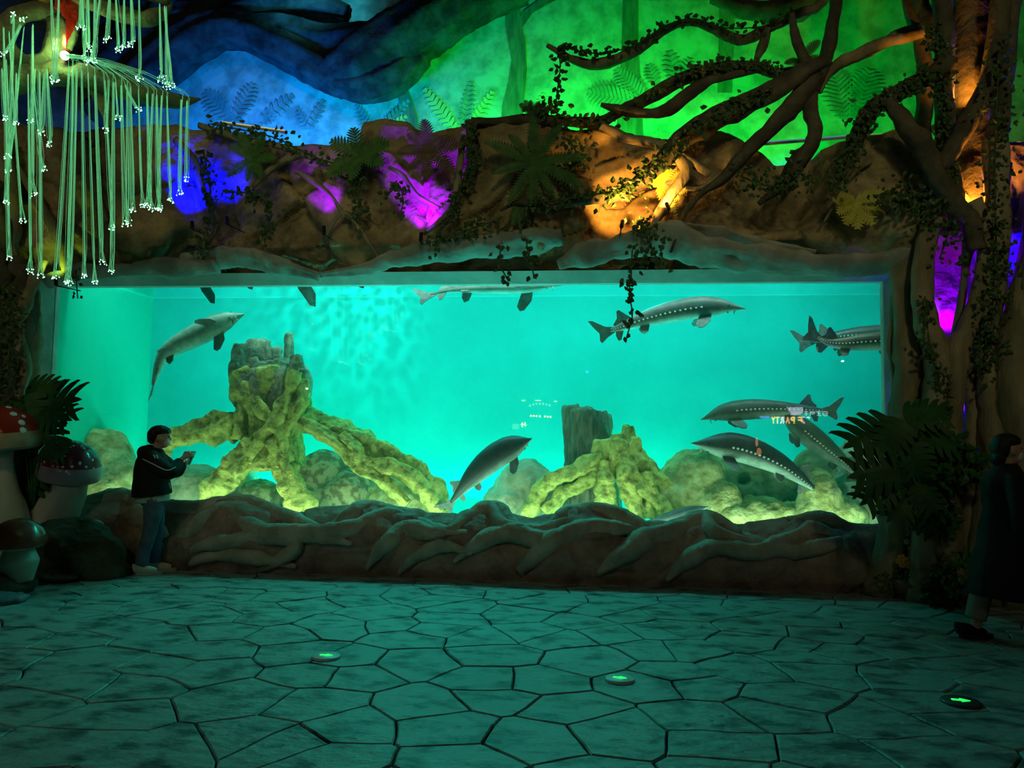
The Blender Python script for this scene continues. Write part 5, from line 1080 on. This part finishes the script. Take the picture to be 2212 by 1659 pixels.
b = MB(); F.ell(b, (.082, 0, 1.485), (.045, .062, .055)); b.build('face_mask', m_white, F.t)
# ------------------------------------------------------------------ lit signs on the wall behind the photographer (seen as reflections)
YS = 16.55
def SP(px, py, dy=0.0):
    p = P(px, py, YS); return V((p.x, -p.y+dy, p.z))
def glow(name, col, e):
    m = M(name, (0.1, 0.1, 0.1), 0.5, emit=col, estr=e); m.cycles.emission_sampling = 'NONE'; return m
sg_ = thing('party_sign', 'coloured letter sign reflected above the diving sturgeons', 'sign', SP(1715, 925))
GY, GW, GO, GP, GB, GC = glow('sign_yellow', (1, .72, .12), 11), glow('sign_white', (1, .85, 1), 9), glow('sign_orange', (1, .42, .15), 10), glow('sign_pink', (1, .35, .9), 9), glow('sign_blue', (.1, .35, 1), 7), glow('sign_cyan', (.5, 1, .95), 6)
def letter(ch, px, py, hpx, mat, par, wpx=None):
    cu = bpy.data.curves.new('txt', 'FONT'); cu.body = ch; cu.extrude = 0.03; cu.offset = 0.03; cu.align_x = 'CENTER'
    o = bpy.data.objects.new('txt', cu); COL.objects.link(o); me = o.evaluated_get(bpy.context.evaluated_depsgraph_get()).to_mesh()
    a = np.array([tuple(v.co) for v in me.vertices]); fs = [tuple(p.vertices) for p in me.polygons]
    bpy.data.objects.remove(o); bpy.data.curves.remove(cu)
    p = SP(px, py); k = mpp(P(px, py, YS)); h = a[:, 1].max()-a[:, 1].min(); sc = hpx*k/h; cx = (a[:, 0].max()+a[:, 0].min())/2; sx = sc if not wpx else wpx*k/(a[:, 0].max()-a[:, 0].min())
    raw('letter', [(p.x-(q[0]-cx)*sx, p.y+q[2]*sc, p.z+(q[1]-a[:, 1].min())*sc) for q in a], fs, mat, par, smooth=False)
for ch, x, m_ in (('Y', 1671, GY), ('T', 1680, GY), ('R', 1690, GW), ('A', 1702, GO), ('P', 1713, GY), ('E', 1729, GY), ('I', 1737, GP), ('D', 1745, GW)):
    letter(ch, x, 915, 15, m_, sg_, 5 if ch == 'I' else 9)
b = MB(); b.poly([SP(x, y) for x, y in ((1699, 877), (1703, 881), (1708, 878), (1709, 880), (1734, 879), (1735, 890), (1729, 896), (1712, 897), (1707, 897), (1710, 893), (1704, 887))], 0.04, (0, 1, 0)); b.build('whale_emblem', glow('sign_lilac', (.7, .75, 1), 5), sg_, smooth=False)
for i, x in enumerate((1742, 1755, 1769, 1783)):
    b = MB()
    for (x0, y0, x1, y1) in (((-3, 889, 3, 889), (0, 888, 0, 898), (-3, 893, 4, 894)), ((-4, 890, 4, 890), (-4, 889, -4, 898), (4, 889, 4, 896), (-2, 894, 2, 894)), ((-4, 889, 4, 889), (-3, 893, 4, 893), (-4, 897, 5, 898), (0, 889, 0, 897)), ((-4, 890, 5, 890), (-5, 894, 5, 894), (-3, 898, 4, 898), (-5, 890, -4, 898), (5, 890, 4, 898)))[i]:
        b.bar(SP(x+x0, y0), SP(x+x1, y1), 0.012, 4)
    b.build('character', GC, sg_)
b = MB(); b.ell(SP(1652, 901), (.17, .03, .045), 12, 8); b.build('blue_blob', GB, sg_)
b = MB(); b.box(SP(1640, 925, -.14), SP(1795, 870, -.06)); b.build('backboard', m_metal, sg_, smooth=False)
def lampset(label, name, items, mat):
    c = SP(*items[0][:2]); t = thing(name, label, 'lamp', c)
    for x, y, rx, ry in items:
        p = SP(x, y); k = mpp(P(x, y, YS)); b = MB(); b.ell(p, (rx*k, .03, ry*k), 10, 8); b.build('bulb', mat, t)
    b = MB(); b.bar(SP(items[0][0], items[0][1], -.06), SP(items[-1][0]+1, items[-1][1], -.06), .012, 5); b.build('rail', m_metal, t); return t
lampset('row of warm lanterns reflected left of the dark stump', 'lantern_row', [(x, 898+(x-1147)*.06, 2.4, 2.4) for x in (1147, 1153, 1159, 1166, 1177, 1183, 1189)], GO)
lampset('arched garland of pale lights reflected above the lanterns', 'light_garland', [(x, 872+((x-1167)/22)**2*4, 2.3, 2.6) for x in (1145, 1152, 1159, 1166, 1173, 1180, 1187)], glow('garland_glow', (.9, 1, .7), 2.0))
lampset('pair of warm strip lamps reflected over the garland', 'strip_lamp', [(1131, 865, 5, 1.2), (1162, 865, 7, 1), (1200, 867, 4, 1.2)], GO)
lampset('warm bulb cross reflected beside a white board', 'bulb_cross', [(1128, 915, 1.8, 2.4), (1134, 914, 1.8, 2.2), (1128, 921, 1.8, 2), (1134, 920, 1.4, 1.4), (1131, 917.5, 8, 1)], GY)
lampset('deep blue lamp reflected in mid tank', 'blue_lamp', [(1268, 803, 3, 3), (1269, 804, 2, 2)], glow('lamp_deep_blue', (.05, .02, 1), 14))
lampset('orange standing lamp reflected on the dark sturgeon', 'standing_lamp', [(1635, 955, 3, 10), (1640, 976, 5, 9)], glow('lamp_amber', (1, .35, .12), 3.5))
b = MB(); b.box(SP(1106, 927, -.05), SP(1121, 916)); o = b.build('notice_board', glow('board_glow', (.6, .9, .8), 1.2), smooth=False); tag(o, 'pale board reflected next to the bulb cross', 'board')
